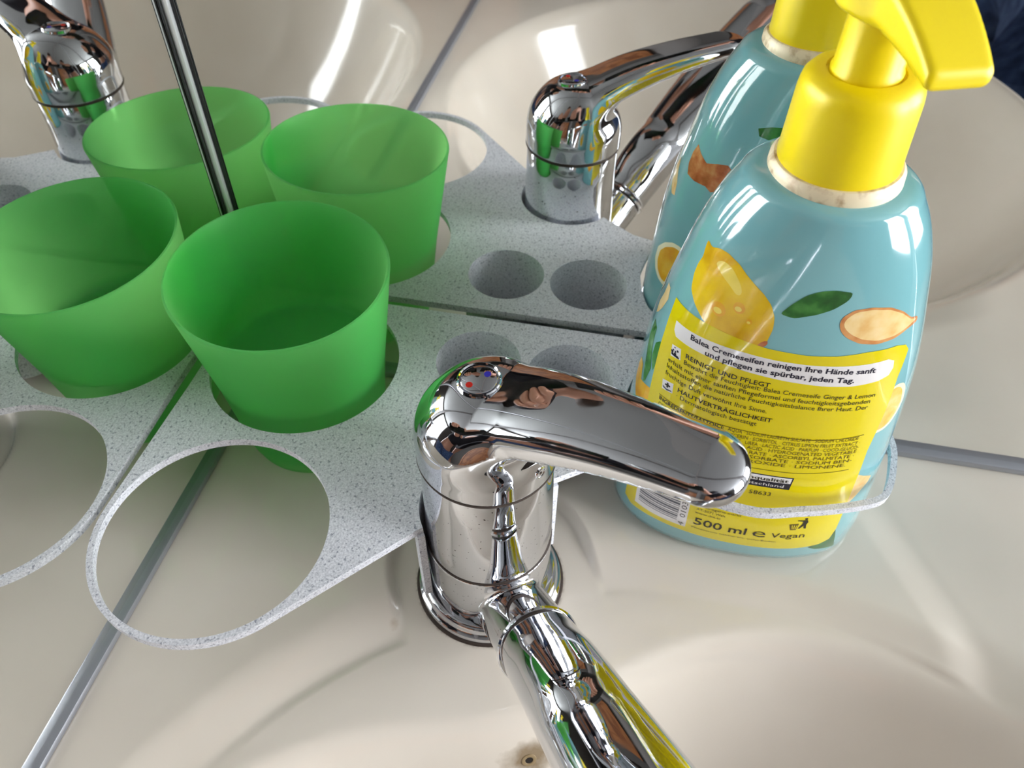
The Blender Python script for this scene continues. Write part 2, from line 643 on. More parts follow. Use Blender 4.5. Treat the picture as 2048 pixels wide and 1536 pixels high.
def basin_h(x, y):
    r = np.hypot(x - BC[0], y - BC[1])
    du = (x - FX[0]) * BU[0] + (y - FX[1]) * BU[1]
    dv = (x - FX[0]) * BV[0] + (y - FX[1]) * BV[1]
    # bowl lip runs further in below the tap, where a flat ledge carries it
    th = np.arctan2(dv, 203.9 - du)
    rlip = 190.0 - 36.0 * np.exp(-(th / 0.42) ** 2)
    bowl = -132.0 * (1 - np.minimum(r / rlip, 1.4) ** 2.6)
    ledge = -4.6 - 0.05 * np.maximum(du - 26, 0)
    zi = smin(ledge, bowl, 12.0)
    # raised deck with a rolled inner edge
    p0, p1 = np.array([22.0, 203.0]), np.array([95.0, 240.0])
    dseg = p1 - p0
    t = np.clip(((x - p0[0]) * dseg[0] + (y - p0[1]) * dseg[1]) / (dseg @ dseg), 0, 1)
    ds = np.hypot(x - p0[0] - t * dseg[0], y - p0[1] - t * dseg[1]) - 47.0
    q0, q1 = np.array([58.0, 172.0]), np.array([100.0, 196.0])
    qs = q1 - q0
    t2 = np.clip(((x - q0[0]) * qs[0] + (y - q0[1]) * qs[1]) / (qs @ qs), 0, 1)
    ds = np.minimum(ds, np.hypot(x - q0[0] - t2 * qs[0], y - q0[1] - t2 * qs[1]) - 26.0)
    shelf = 1 - sstep(-8, 9, ds)
    deck = -5.6 * (1 - sstep(190, 211, r))
    y1 = sstep(200, 245, y)
    deck_s = -1.4 - 3.4 * sstep(64, 84, x) * (1 - y1) - 4.0 * y1 * (1 - sstep(190, 204, r))
    deck = deck * (1 - shelf) + deck_s * shelf
    # shallow run-off beside the soap shelf
    deck = deck - 2.5 * sstep(-10, 6, ds) * (1 - sstep(5, 55, ds)) * sstep(228, 250, y) * sstep(8, 40, x)
    dcap = np.hypot(du - np.clip(du, -4, 90), dv - 1.5) - 37.0
    inr = 1 - sstep(-2.4, 1.6, dcap)
    m = np.maximum(inr, 1 - sstep(190.0, 192.6, r))
    near = deck * (1 - m) + zi * m
    # away from the tap corner the deck simply rolls into the bowl
    ath = np.abs(np.arctan2(dv, 203.9 - du))
    far = smin(0.0 * r, -132.0 * (1 - np.minimum(r / 191.0, 1.4) ** 2.6), 12.0)
    k = sstep(0.80, 1.15, ath)
    return near * (1 - k) + far * k


def hull(points):
    pts = sorted(map(tuple, points))

    def half(ps):
        h_ = []
        for q in ps:
            while len(h_) >= 2 and (h_[-1][0] - h_[-2][0]) * (q[1] - h_[-2][1]) - (h_[-1][1] - h_[-2][1]) * (q[0] - h_[-2][0]) <= 0:
                h_.pop()
            h_.append(q)
        return h_
    a_ = half(pts)
    b_ = half(pts[::-1])
    return np.array(a_[:-1] + b_[:-1])


ts = np.linspace(0, 2 * np.pi, 400, endpoint=False)
circ = BC + 199.0 * np.stack([np.cos(ts), np.sin(ts)], 1)
circ = circ[(circ[:, 0] > 0.3) & (circ[:, 1] > 0.3)]
HP = hull(list(circ) + [(0.3, 0.3), (0.3, 335), (560, 0.3), (560, 130)])


def outline_r(th):
    d = np.stack([np.cos(th), np.sin(th)], 1)
    best = np.full(len(th), 1e9)
    for k in range(len(HP)):
        a_, b_ = HP[k] - BC, HP[(k + 1) % len(HP)] - BC
        e = b_ - a_
        den = d[:, 0] * e[1] - d[:, 1] * e[0]
        with np.errstate(divide='ignore', invalid='ignore'):
            s = (a_[0] * e[1] - a_[1] * e[0]) / den
            u = (a_[0] * d[:, 1] - a_[1] * d[:, 0]) / den
        ok = (s > 0) & (u >= -1e-6) & (u <= 1 + 1e-6) & np.isfinite(s)
        best[ok] = np.minimum(best[ok], s[ok])
    return best


def build_basin():
    na = 900
    corner_th = [math.atan2(q[1] - BC[1], q[0] - BC[0]) for q in ((0.3, 0.3), (560, 0.3), (0.3, 335), (560, 130))]
    # finer angular spacing towards the corner that the camera looks at
    t0 = math.atan2(-BC[1] + 140, -BC[0] + 60)
    base = np.linspace(-np.pi, np.pi, na, endpoint=False)
    th = t0 + base - 0.62 * np.sin(base)
    for c in corner_th:
        k = np.argmin(np.abs(np.angle(np.exp(1j * (th - c)))))
        th[k] = c
    ro = outline_r(th)
    inner = np.concatenate([np.linspace(4, 120, 24), np.linspace(123, 176, 22), np.linspace(177.5, 204, 24)])
    V, F = [], []
    fr = np.concatenate([np.linspace(0, 1, 70)[1:]])
    rings = [np.full(na, r_) for r_ in inner] + [204 + (ro - 204) * f_ for f_ in fr]
    for r_ in rings:
        x = BC[0] + r_ * np.cos(th)
        y = BC[1] + r_ * np.sin(th)
        z = basin_h(x, y)
        # rolled front rim
        edge = (ro - r_)
        wall = (x < 3) | (y < 3)
        roll = np.where(ro - r_ < 7, -(7 - np.sqrt(np.maximum(0, 49 - (7 - edge) ** 2))) * 1.0, 0)
        free = sstep(4, 14, np.minimum(x, y))
        z = z + roll * free
        V.append(np.stack([np.maximum(x, 0.3), np.maximum(y, 0.3), z], 1))
    for dz, k in ((-14, 1.004), (-40, 0.995), (-80, 0.93), (-128, 0.72), (-150, 0.45), (-152, 0.02)):
        x = BC[0] + ro * k * np.cos(th)
        y = BC[1] + ro * k * np.sin(th)
        V.append(np.stack([np.maximum(x, 0.3), np.maximum(y, 0.3), np.full(na, dz)], 1))
    nr_ = len(V)
    ctr = len(V) * na
    V = np.concatenate(V + [np.array([[BC[0], BC[1], -131.5]])])
    i = np.arange(nr_ - 1)[:, None] * na
    k = np.arange(na)[None, :]
    k2 = (k + 1) % na
    F = np.stack([i + k, i + k2, i + na + k2, i + na + k], -1).reshape(-1, 4)[:, ::-1]
    F = [tuple(f) for f in F] + [(ctr, (q + 1) % na, q) for q in range(na)]
    F = [f[::-1] for f in F]
    return V, F


basin = thing('washbasin', (0, 0, 0), 'cream ceramic washbasin with round bowl under the chrome tap', 'washbasin')
V, F = build_basin()
bo = new_obj('basin', V, F, M['ceramic'], basin)
bm = bmesh.new()
bm.from_mesh(bo.data)
bmesh.ops.recalc_face_normals(bm, faces=bm.faces)
bm.to_mesh(bo.data)
bm.free()
auto_smooth(bo, 60)
# overflow opening in the bowl wall and the drain
ov = np.array(OVERFLOW) * 1000
e_ = 1.0
zx = (basin_h(ov[0] + e_, ov[1]) - basin_h(ov[0] - e_, ov[1])) / 2
zy = (basin_h(ov[0], ov[1] + e_) - basin_h(ov[0], ov[1] - e_)) / 2
ov[2] = basin_h(ov[0], ov[1])
ofr = frame_z((-zx, -zy, 1), (BV[0], BV[1], 0))
lathe('overflow_ring', [(1.3, 0.1), (1.4, 0.3), (1.8, 0.4), (2.4, 0.3), (2.6, -0.4)], mat('stained_insert', (150, 130, 96), 0.5), basin, 40, ov, ofr)
lathe('overflow_opening', [(0.01, 0.10), (1.4, 0.10)], M['dark_hole'], basin, 40, ov, ofr)
lathe('drain', [(0.01, -131.2), (9, -131.0), (16, -130.2), (22, -129.6), (23, -130.4)], M['chrome'], basin, 64, (BC[0], BC[1], 0))

# ------------------------------------------------------------------ holder tray (mm)
ZT, TH = 43.4, 3.0
tray = thing('tumbler_holder', (0, 0, 0), 'speckled grey corner tray with round holes fitted around the tap', 'tray')
CUPH, CUPHR = np.array([39.1, 39.3]), 34.7
RING, RINGR, RINGO = np.array([113.4, 38.6]), 35.3, 37.2
TB = [np.array([25.9, 102.4]), np.array([26.3, 137.0])]
TBR = 15.9


def arc(c, r, a0, a1, n):
    return [(c[0] + r * math.cos(t), c[1] + r * math.sin(t)) for t in np.linspace(a0, a1, n)]


hole_b = [(71.4, 204), (70.9, 198), (69.7, 190), (67.6, 182), (64.6, 173), (61.2, 166.5), (57.5, 161.8), (50, 159.4), (38, 157.2), (26, 159.0), (15.5, 162.6),
          (9.2, 172), (5.6, 184), (3.9, 204), (5.6, 224), (9.2, 236), (15.5, 244), (26, 247.4), (38, 249.2), (50, 247.0), (58.2, 244.2), (61.8, 237), (65.8, 226), (69, 214), (70.8, 209)]


def dens(poly, step=1.6, closed=True):
    out = []
    n = len(poly)
    for k in range(n if closed else n - 1):
        a_, b_ = np.array(poly[k]), np.array(poly[(k + 1) % n])
        m_ = max(1, int(np.linalg.norm(b_ - a_) / step))
        for q in range(m_):
            out.append(tuple(a_ + (b_ - a_) * q / m_))
    return out


def smooth_poly(poly, it=2):
    P = np.array(poly)
    for _ in range(it):
        P = 0.5 * P + 0.25 * (np.roll(P, 1, 0) + np.roll(P, -1, 0))
    return [tuple(q) for q in P]


hb = smooth_poly(dens(hole_b, 2.0), 3)
cb = np.array([38.0, 204.0])


def offset_poly(poly, d):
    P = np.array(poly)
    t = np.roll(P, -1, 0) - np.roll(P, 1, 0)
    t /= np.linalg.norm(t, axis=1)[:, None]
    nrm = np.stack([t[:, 1], -t[:, 0]], 1)
    s = np.sign(((P - cb) * nrm).sum(1).mean())
    return P + nrm * d * s


ob = offset_poly(hb, 2.1)
NRM = np.array([0.812, 0.584])
DIR = np.array([-0.584, 0.812])
SLR = 22.2
f_hi = FX + SLR * DIR
f_lo = FX - SLR * DIR
outl = [(2.4, 9.0), (2.4, 100.0), (2.4, 204.0)]
# bottle ring, outer edge from the wall side round to the front edge
ang = np.arctan2(ob[:, 1] - cb[1], ob[:, 0] - cb[0])
sel = sorted([(((math.pi - a_) % (2 * math.pi)), tuple(q)) for a_, q in zip(ang, ob)])
lim = (math.pi - math.atan2(162.0 - 204, 61.0 - 38)) % (2 * math.pi)
for a_, q in sel:
    if 0.05 < a_ < lim:
        outl.append((max(q[0], 2.4), q[1]))
a_hi = math.atan2(DIR[1], DIR[0])
outl += [tuple(FX + 40 * DIR), tuple(FX + (SLR + 1.0) * DIR)]
outl += arc(FX, SLR, a_hi, a_hi + math.pi, 40)
outl += [tuple(FX - (SLR + 1.6) * DIR)]
# tangent from the tap cut-out to the empty ring
st = FX - (SLR + 1.6) * DIR
dvec = RING - st
dd_ = np.linalg.norm(dvec)
al = math.atan2(-dvec[1], -dvec[0])
be = math.acos(RINGO / dd_)
cands = [al + be, al - be]
tp_ = max(cands, key=lambda t: math.cos(t))
a1 = tp_
while a1 < -math.pi / 2:
    a1 += 2 * math.pi
outl += arc(RING, RINGO, a1, -math.pi / 2, 90)
outl += [(60, 2.6), (9.0, 2.6)]
# close + clean
clean = []
for q in outl:
    if not clean or math.hypot(q[0] - clean[-1][0], q[1] - clean[-1][1]) > 0.25:
        clean.append(q)
outl = clean


def plate(name, outer, holes, z0, z1, material, parent, bevel=0.35):
    verts, edges = [], []
    for loop in [outer] + holes:
        s = len(verts)
        verts += [Vector((q[0], q[1])) for q in loop]
        edges += [(s + k, s + (k + 1) % len(loop)) for k in range(len(loop))]
    r = delaunay_2d_cdt(verts, edges, [], 0, 1e-4)
    vo, fo = r[0], r[2]

    def inside(pt, loop):
        c = False
        n = len(loop)
        for k in range(n):
            a_, b_ = loop[k], loop[(k + 1) % n]
            if (a_[1] > pt[1]) != (b_[1] > pt[1]) and pt[0] < (b_[0] - a_[0]) * (pt[1] - a_[1]) / (b_[1] - a_[1]) + a_[0]:
                c = not c
        return c
    bm = bmesh.new()
    bv = [bm.verts.new((q[0], q[1], z1)) for q in vo]
    for f_ in fo:
        c = sum((vo[k] for k in f_), Vector((0, 0))) / len(f_)
        if inside(c, outer) and not any(inside(c, h_) for h_ in holes):
            bm.faces.new([bv[k] for k in f_])
    loose = [v for v in bm.verts if not v.link_faces]
    bmesh.ops.delete(bm, geom=loose, context='VERTS')
    ex = bmesh.ops.extrude_face_region(bm, geom=bm.faces[:])
    vs = [g_ for g_ in ex['geom'] if isinstance(g_, bmesh.types.BMVert)]
    bmesh.ops.translate(bm, verts=vs, vec=(0, 0, z0 - z1))
    o = from_bm(name, bm, material, parent)
    auto_smooth(o, 50)
    return o


holes = [arc(CUPH, CUPHR, 0, 2 * math.pi, 97)[:-1], arc(RING, RINGR, 0, 2 * math.pi, 97)[:-1], list(hb)] + [arc(c_, TBR, 0, 2 * math.pi, 65)[:-1] for c_ in TB]
plate('plate', outl, holes, ZT - TH, ZT, M['tray'], tray)
for c_ in TB:
    lathe('toothbrush_tube', [(0.01, 6.5), (TBR + 1.6, 6.5), (TBR + 1.6, ZT - TH), (TBR, ZT - TH), (TBR, 8.2), (0.01, 8.2)], M['tray'], tray, 64, (c_[0], c_[1], 0))
# sleeve that hangs from the plate and hooks behind the tap body
bm = bmesh.new()
n_ = 40
ring_ = []
for z_ in (3.6, ZT - TH + 0.2):
    for rr_ in (SLR, SLR + 2.4):
        ring_.append([bm.verts.new((FX[0] + rr_ * math.cos(t), FX[1] + rr_ * math.sin(t), z_)) for t in np.linspace(a_hi - 0.05, a_hi + math.pi + 0.05, n_)])
for k in range(n_ - 1):
    for a_, b_ in ((0, 1), (1, 3), (3, 2), (2, 0)):
        bm.faces.new((ring_[a_][k], ring_[a_][k + 1], ring_[b_][k + 1], ring_[b_][k]))
for k in (0, n_ - 1):
    bm.faces.new((ring_[0][k], ring_[1][k], ring_[3][k], ring_[2][k]))
o = from_bm('tap_sleeve', bm, M['tray'], tray)
auto_smooth(o, 50)

# ------------------------------------------------------------------ green tumbler (mm)
rim_c = np.array([39.54, 38.37, 87.1])
axc = np.array([0.04638, 0.02932, 1.0])
fc = frame_z(axc)
base_c = rim_c - fc[:, 2] * 86.6
prof = [(0.01, 0.9), (19.5, 0.9), (20.0, 0.1), (22.0, 0.0), (24.2, 1.2), (26.4, 4.2), (27.6, 8.5), (28.4, 14), (29.6, 28), (31.2, 44), (33.4, 60), (35.6, 76), (36.75, 84.6),
        (37.0, 86.0), (36.8, 86.6), (36.2, 86.7), (35.7, 86.0), (34.4, 76), (32.2, 60), (30.2, 45.5), (29.4, 43.2), (27.6, 42.0), (24, 41.6), (0.01, 41.4)]
cup = lathe('tumbler', prof, M['cup'], None, 128, base_c, fc)
tag(cup, 'translucent green plastic tumbler standing in the corner hole of the tray', 'tumbler')

# ------------------------------------------------------------------ mixer tap (mm)
tap = thing('mixer_tap', (0, 0, 0), 'chrome single-lever mixer tap in front of the tray', 'tap')
F3 = np.array([FX[0], FX[1], 0.0])
lathe('base_flange', [(20, -4.4), (25.6, -4.4), (25.8, -3.0), (25.4, -1.6), (24.4, -1.0), (24.0, -0.4), (23.9, 0.6), (23.2, 1.5), (22.0, 1.8), (20, 1.8)], M['chrome'], tap, 96, F3)
lathe('base_grime', [(24.5, -4.45), (26.6, -4.45), (26.3, -3.7), (25.6, -3.4)], M['seam'], tap, 96, F3)
# lower body with the spout socket
SPH = math.radians(33.6)
rs = np.array([[math.cos(SPH), -math.sin(SPH), 0], [math.sin(SPH), math.cos(SPH), 0], [0, 0, 1]])
SDIR = np.array([1, 0, 0.62]) / math.hypot(1, 0.62)
S0 = np.array([0, 0, -1.9])


def axis_dist(P, o_, d_):
    w = P - o_
    t = w @ d_
    return np.linalg.norm(w - t[:, None] * d_, axis=1), t


def f_lower(P):
    r = np.hypot(P[:, 0], P[:, 1])
    cyl = np.maximum(np.maximum(r - 21.0, P[:, 2] - 28.4), 0.5 - P[:, 2])
    cyl = smax(smax(r - 21.0, P[:, 2] - 28.4, 0.8), 0.5 - P[:, 2], 0.8)
    d, t = axis_dist(P, S0, SDIR)
    tube = smax(smax(d - 12.0, t - 47.5, 0.6), -t, 0.6)
    return smin(cyl, tube, 3.0)


sdf_obj('lower_body', f_lower, (-23, -23, -1), (55, 23, 42), 0.9, M['chrome_d'], tap, rs, F3)
lathe('lower_seam', [(20.2, 28.0), (20.95, 28.4), (20.95, 29.2), (20.2, 29.6)], M['seam'], tap, 96, F3)
lathe('body', [(19, 29.0), (20.7, 29.0), (20.8, 29.5), (20.6, 40), (20.1, 60), (19.9, 71.2), (19.7, 71.7), (19, 71.7)], M['chrome_d'], tap, 128, F3)
lathe('upper_seam', [(19.2, 71.0), (20.5, 71.4), (20.75, 72.0), (20.75, 72.6), (19.8, 72.8)], M['seam'], tap, 96, F3)

# lever handle
HPH = math.radians(67.7)
rh = np.array([[math.cos(HPH), -math.sin(HPH), 0], [math.sin(HPH), math.cos(HPH), 0], [0, 0, 1]])
H_S = np.array([-4., 0., 20., 40., 61., 75.])
H_Z = np.array([86., 88.4, 98.0, 104.4, 109.0, 111.5])
H_W = np.array([14.5, 14.5, 13.4, 11.4, 10.0, 9.4])
H_U = np.array([9.5, 9.5, 8.4, 6.6, 4.8, 4.2])      # dome above the widest line
H_L = np.array([6., 6., 4.6, 3.8, 3.4, 3.2])          # belly below it


def f_handle(P):
    X, Y, Z = P[:, 0], P[:, 1], P[:, 2]
    r = np.hypot(X, Y)
    # domed cap
    RR = 16.5
    q = np.stack([r - (20.7 - RR), Z - (95.0 - RR)], 1)
    cap = np.linalg.norm(np.maximum(q, 0), axis=1) + np.minimum(q.max(1), 0) - RR
    s = np.clip(X, 3, 61)
    zc = pch(H_S, H_Z, s)
    w = pch(H_S, H_W, s)
    dz = Z - zc - 0.11 * Y
    t = np.where(dz > 0, pch(H_S, H_U, s), pch(H_S, H_L, s))
    hx = np.hypot((X - s), Y) / w
    hz = np.abs(dz) / t
    pw = np.where(dz > 0, 3.2, 2.1)
    lev = ((hx ** pw + hz ** pw) ** (1 / pw) - 1) * 5.5
    d = smin(cap, lev, 8.0)
    return smax(d, 72.3 - Z, 0.9)


handle = sdf_obj('handle', f_handle, (-24, -24, 70), (76, 24, 118), 0.9, M['chrome'], tap, rh, F3)

# cold/hot button on the dome: raised ring, disc, two colour dots
bp_l = np.array([-2.0, 0.0, 0.0])
zt_ = np.linspace(85, 112, 2000)
col_ = f_handle(np.stack([np.full(2000, bp_l[0]), np.zeros(2000), zt_], 1))
bz = zt_[np.where(col_ < 0)[0].max()]
e_ = 0.5


def gradf(P0):
    return np.array([(f_handle((P0 + np.eye(3)[k] * e_)[None])[0] - f_handle((P0 - np.eye(3)[k] * e_)[None])[0]) / (2 * e_) for k in range(3)])


nb = gradf(np.array([bp_l[0], 0, bz]))
fb = rh @ frame_z(nb)
cb3 = F3 + rh @ np.array([bp_l[0], 0, bz])
btn = lathe('button', [(0.01, 0.75), (4.6, 0.7), (5.0, 0.45), (5.2, -0.8)], M['chrome'], handle, 64, cb3, fb)
lathe('button_ring', [(5.3, -0.8), (5.4, 0.5), (5.75, 0.8), (6.1, 0.5), (6.3, -0.9)], M['chrome'], handle, 64, cb3, fb)


def to_world_dir(v):
    v = np.array(v, float)
    v = v - fb[:, 2] * (v @ fb[:, 2])
    return v / np.linalg.norm(v)


dsep = to_world_dir((-0.55, 0.83, 0))
lathe('blue_dot', [(0.01, 0.82), (0.95, 0.82), (1.0, 0.6)], M['blue_dot'], handle, 24, cb3 + dsep * 2.3 + to_world_dir((-1, 0, 0)) * 0.6, fb)
lathe('red_dot', [(0.01, 0.82), (0.95, 0.82), (1.0, 0.6)], M['red_dot'], handle, 24, cb3 - dsep * 2.6 + to_world_dir((1, 0, 0)) * 1.0, fb)

# embossed round emblem low on the cap, under the lever
ea = math.radians(58)
ec = F3 + np.array([20.55 * math.cos(ea), 20.55 * math.sin(ea), 79.5])
ef = frame_z((math.cos(ea), math.sin(ea), 0.0), (0, 0, 1))
lathe('emblem_ring', [(1.5, -0.3), (1.6, 0.28), (1.9, 0.35), (2.1, -0.3)], M['chrome'], handle, 40, ec, ef)
lathe('emblem_mark', [(0.01, 0.2), (0.5, 0.2), (0.6, -0.2)], M['seam'], handle, 16, ec, ef)

# spout: collar rings and the widening arm
SL = 47.5 / math.hypot(1, 0.62)
fs = rs @ frame_z(SDIR, (0, 1, 0))
cs = F3 + rs @ (S0 + SDIR * 48.0)
lathe('collar_seal', [(11.4, -0.6), (12.05, -0.3), (12.05, 2.6), (11.4, 2.8)], M['seam'], tap, 80, cs, fs)
lathe('collar_ring', [(11.6, -0.2), (12.9, 0.0), (13.3, 0.7), (12.9, 1.4), (11.6, 1.5)], M['chrome'], tap, 80, cs, fs)
s_k = np.array([20., 40., 60., 80., 100., 120., 140., 160., 180.])
slope = np.array([0.62, 0.62, 0.61, 0.58, 0.53, 0.47, 0.41, 0.36, 0.33])
z_k = -1.9 + 0.62 * 20 + np.concatenate([[0], np.cumsum((slope[1:] + slope[:-1]) / 2 * np.diff(s_k))])
SW_S = np.array([40., 50., 70., 100., 150.])
SW_W = np.array([12.2, 12.6, 13.8, 15.2, 15.0])
SW_T = np.array([12.2, 12.0, 10.6, 9.6, 8.0])


def f_spout(P):
    X, Y, Z = P[:, 0], P[:, 1], P[:, 2]
    s = np.clip(X + 0.35 * (Z - pch(s_k, z_k, X)), 40, 150)
    zc = pch(s_k, z_k, s)
    sl = pch(s_k, slope, s)
    ln = np.sqrt(1 + sl * sl)
    dn = ((Z - zc) - sl * (X - s)) / ln
    dt = ((X - s) + sl * (Z - zc)) / ln
    w = pch(SW_S, SW_W, s)
    t = pch(SW_S, SW_T, s)
    d = ((np.hypot(Y / w, dt / w) ** 2.3 + np.abs(dn / t) ** 2.3) ** (1 / 2.3) - 1) * t
    # flat seat where the arm meets the collar
    d0, tt = axis_dist(P, S0, SDIR)
    d = smax(d, 50.2 - tt, 0.7)
    # raised oval saddle on the top of the arm
    c0 = np.array([62.0, 0.0, np.interp(62.0, s_k, z_k)])
    u = P - c0
    a_ = u @ SDIR
    nn = u @ np.array([-SDIR[2], 0, SDIR[0]])
    sad = ((np.abs(a_ / 14.5) ** 3 + np.abs(u[:, 1] / 10.2) ** 3 + np.abs((nn - 5.0) / 7.6) ** 3) ** (1 / 3) - 1) * 7.6
    return smin(d, sad, 3.2)


sp = sdf_obj('spout', f_spout, (36, -19, 8), (170, 19, 96), 0.75, M['chrome'], tap, rs, F3)
ae = F3 + rs @ np.array([152.0, 0, np.interp(152.0, s_k, z_k)])
lathe('aerator', [(0.01, -14), (8.5, -14), (9.6, -13.6), (9.8, -4), (9.8, 0)], M['chrome'], tap, 48, ae)

# ------------------------------------------------------------------ soap dispenser (mm)
soap = thing('soap_dispenser', (0, 0, 0), 'turquoise pump soap bottle with yellow label, standing in the tray ring', 'soap bottle')
BZ = np.array([0, 12, 50, 90, 112, 126, 136, 142.])
BA = np.array([45.7, 45.5, 43.2, 38.8, 33.9, 30.1, 25.9, 22.4])
BB = np.array([29.2, 31.2, 29.7, 26.2, 24.0, 22.4, 21.0, 20.0])


Z_LIFT = -1.3     # the bottle stands on the sunken soap shelf


def b_axis(z):
    z = np.asarray(z, float)
    return 33.6 + (36.8 - 33.6) * z / 145.0, 204.3 + (199.5 - 204.3) * z / 145.0


def b_n(z):
    return 2.35 + (2 - 2.35) * np.clip((np.asarray(z) - 100) / 45.0, 0, 1)


def b_front(dy, z, off=0.0, side=1):
    """point of the bottle skin at offset dy (mm) across and height z, pushed out by off"""
    dy = np.asarray(dy, float)
    z = np.asarray(z, float)
    a_ = pch(BZ, BA, z)
    b_ = pch(BZ, BB, z)
    n = b_n(z)
    u = np.clip(np.abs(dy) / a_, 0, 0.9995)
    xx = b_ * (1 - u ** n) ** (1 / n)
    xc, yc = b_axis(z)
    nx = np.maximum(xx / b_, 1e-3) ** (n - 1) / b_ * side
    ny = np.sign(dy) * u ** (n - 1) / a_
    ln = np.hypot(nx, ny)
    return np.stack([xc + side * xx + off * nx / ln, yc + dy + off * ny / ln, z], -1)


zs_ = np.concatenate([np.linspace(4, 126, 50), np.linspace(128, 142, 14)])
seg = 144
V, F = [], []


def ring_at(z, k=1.0, zz=None):
    a_, b_, n = pch(BZ, BA, z) * k, pch(BZ, BB, z) * k, b_n(z)
    xc, yc = b_axis(z)
    t = np.linspace(0, 2 * np.pi, seg, endpoint=False)
    c, s = np.cos(t), np.sin(t)
    return np.stack([xc + b_ * np.sign(c) * np.abs(c) ** (2 / n), yc + a_ * np.sign(s) * np.abs(s) ** (2 / n), np.full(seg, z if zz is None else zz)], 1)


rings = [ring_at(0, 0.02, Z_LIFT), ring_at(0, 0.90, Z_LIFT), ring_at(0, 0.955, Z_LIFT + 0.7), ring_at(0, 0.985, Z_LIFT + 2.4), ring_at(1.5, 1.0)]
rings += [ring_at(z) for z in zs_]
rings += [ring_at(142, 0.93, 143.3), ring_at(142, 0.84, 144.0), ring_at(142, 0.70, 144.4), ring_at(142, 0.02, 144.4)]
V = np.concatenate(rings)
F = []
for i in range(len(rings) - 1):
    for k in range(seg):
        k2 = (k + 1) % seg
        F.append((i * seg + k, i * seg + k2, (i + 1) * seg + k2, (i + 1) * seg + k))
bottle = new_obj('bottle', V, F, M['teal'], soap)

bx0 = np.array([33.6, 204.3, 0.0])
bax = np.array([3.2, -4.8, 145.0])
bf = frame_z(bax)
lathe('neck_ring', [(13, 142.6), (16.3, 142.8), (16.7, 144.2), (16.5, 146.8), (15.6, 147.9), (13, 148.1)], M['neck'], soap, 80, bx0, bf)
prof = [(13, 147.6), (14.9, 147.8), (15.0, 148.6), (14.8, 151), (14.2, 165.0), (14.05, 166.0), (13.95, 166.8), (13.6, 168.2), (12.3, 169.8), (10.4, 170.5), (8.9, 170.5), (8.8, 169.6), (7.4, 169.6)]
lathe('collar', prof, M['yellow'], soap, 96, bx0, bf)
lathe('pump_stem', [(8.1, 168.5), (8.1, 171.0), (7.7, 171.8), (7.3, 187)], M['yellow'], soap, 64, bx0, bf)

# pump head: round cap that runs out into a wide drooping nozzle
NA = math.radians(21)
rn = np.array([[math.cos(NA), -math.sin(NA), 0], [math.sin(NA), math.cos(NA), 0], [0, 0, 1]])
hx = bx0 + bf[:, 2] * 186.0


def f_head(P):
    X, Y, Z = P[:, 0], P[:, 1], P[:, 2]
    r = np.hypot(X, Y)
    capd = smax(smax(r - 11.2, Z - 10.5, 2.0), -1.5 - Z, 1.0)
    s = np.clip(X, 0, 31)
    w = 9.2 - 0.075 * s
    zt_ = 9.0 - 0.0105 * s * s - 0.05 * s
    zb_ = -1.2 - 0.0052 * s * s
    zc, t = (zt_ + zb_) / 2, (zt_ - zb_) / 2
    noz = smax(smax(np.abs(Y) - w, np.abs(Z - zc) - t, 2.0), X - 30.0, 1.2)
    noz = smax(noz, -X, 1.0)
    return smin(capd, noz, 2.0)


sdf_obj('pump_head', f_head, (-14, -14, -12), (36, 14, 14), 0.8, M['yellow'], soap, rn, hx)

# ---- printed label pieces that follow the bottle skin
def y_to_q(y, z):
    n = b_n(z)
    u = np.clip(np.abs(y) / pch(BZ, BA, z), 0, 0.9999)
    return np.sign(y) * np.arcsin(u ** (n / 2)) * 36.0


def q_to_y(q, z):
    n = b_n(z)
    return np.sign(q) * np.sin(np.minimum(np.abs(q) / 36.0, 1.565)) ** (2 / n) * pch(BZ, BA, z)


def decal(name, pts, material, off, side=1, step=2.0, smooth=0):
    A0 = np.array(pts, float)
    A0[:, 0] = y_to_q(A0[:, 0], A0[:, 1])
    poly = dens([tuple(q) for q in A0], 0.9)
    if smooth:
        poly = smooth_poly(poly, smooth)
    P = np.array(poly)
    lo_, hi_ = P.min(0), P.max(0)
    verts = [Vector(q) for q in poly]
    edges = [(k, (k + 1) % len(poly)) for k in range(len(poly))]
    faces = [list(range(len(poly)))]
    for x_ in np.arange(lo_[0] + step / 2, hi_[0], step):
        for y_ in np.arange(lo_[1] + step / 2, hi_[1], step * 1.5):
            if np.hypot(P[:, 0] - x_, P[:, 1] - y_).min() > step * 0.35:
                verts.append(Vector((x_, y_)))
    r = delaunay_2d_cdt(verts, edges, faces, 1, 1e-5)
    zz = np.array([q[1] for q in r[0]])
    W = b_front(q_to_y(np.array([q[0] for q in r[0]]), zz), zz, off, side)
    return new_obj(name, W, [f_ for f_ in r[2]], material, bottle)


def s_of_y(y, z):
    yy = np.linspace(-0.985, 0.985, 401) * pch(BZ, BA, z)
    Q = b_front(yy, np.full(401, z))
    s = np.concatenate([[0], np.cumsum(np.linalg.norm(np.diff(Q, axis=0), axis=1))])
    s0 = np.interp(0, yy, s)
    return np.interp(y, yy, s - s0), (yy, s - s0)


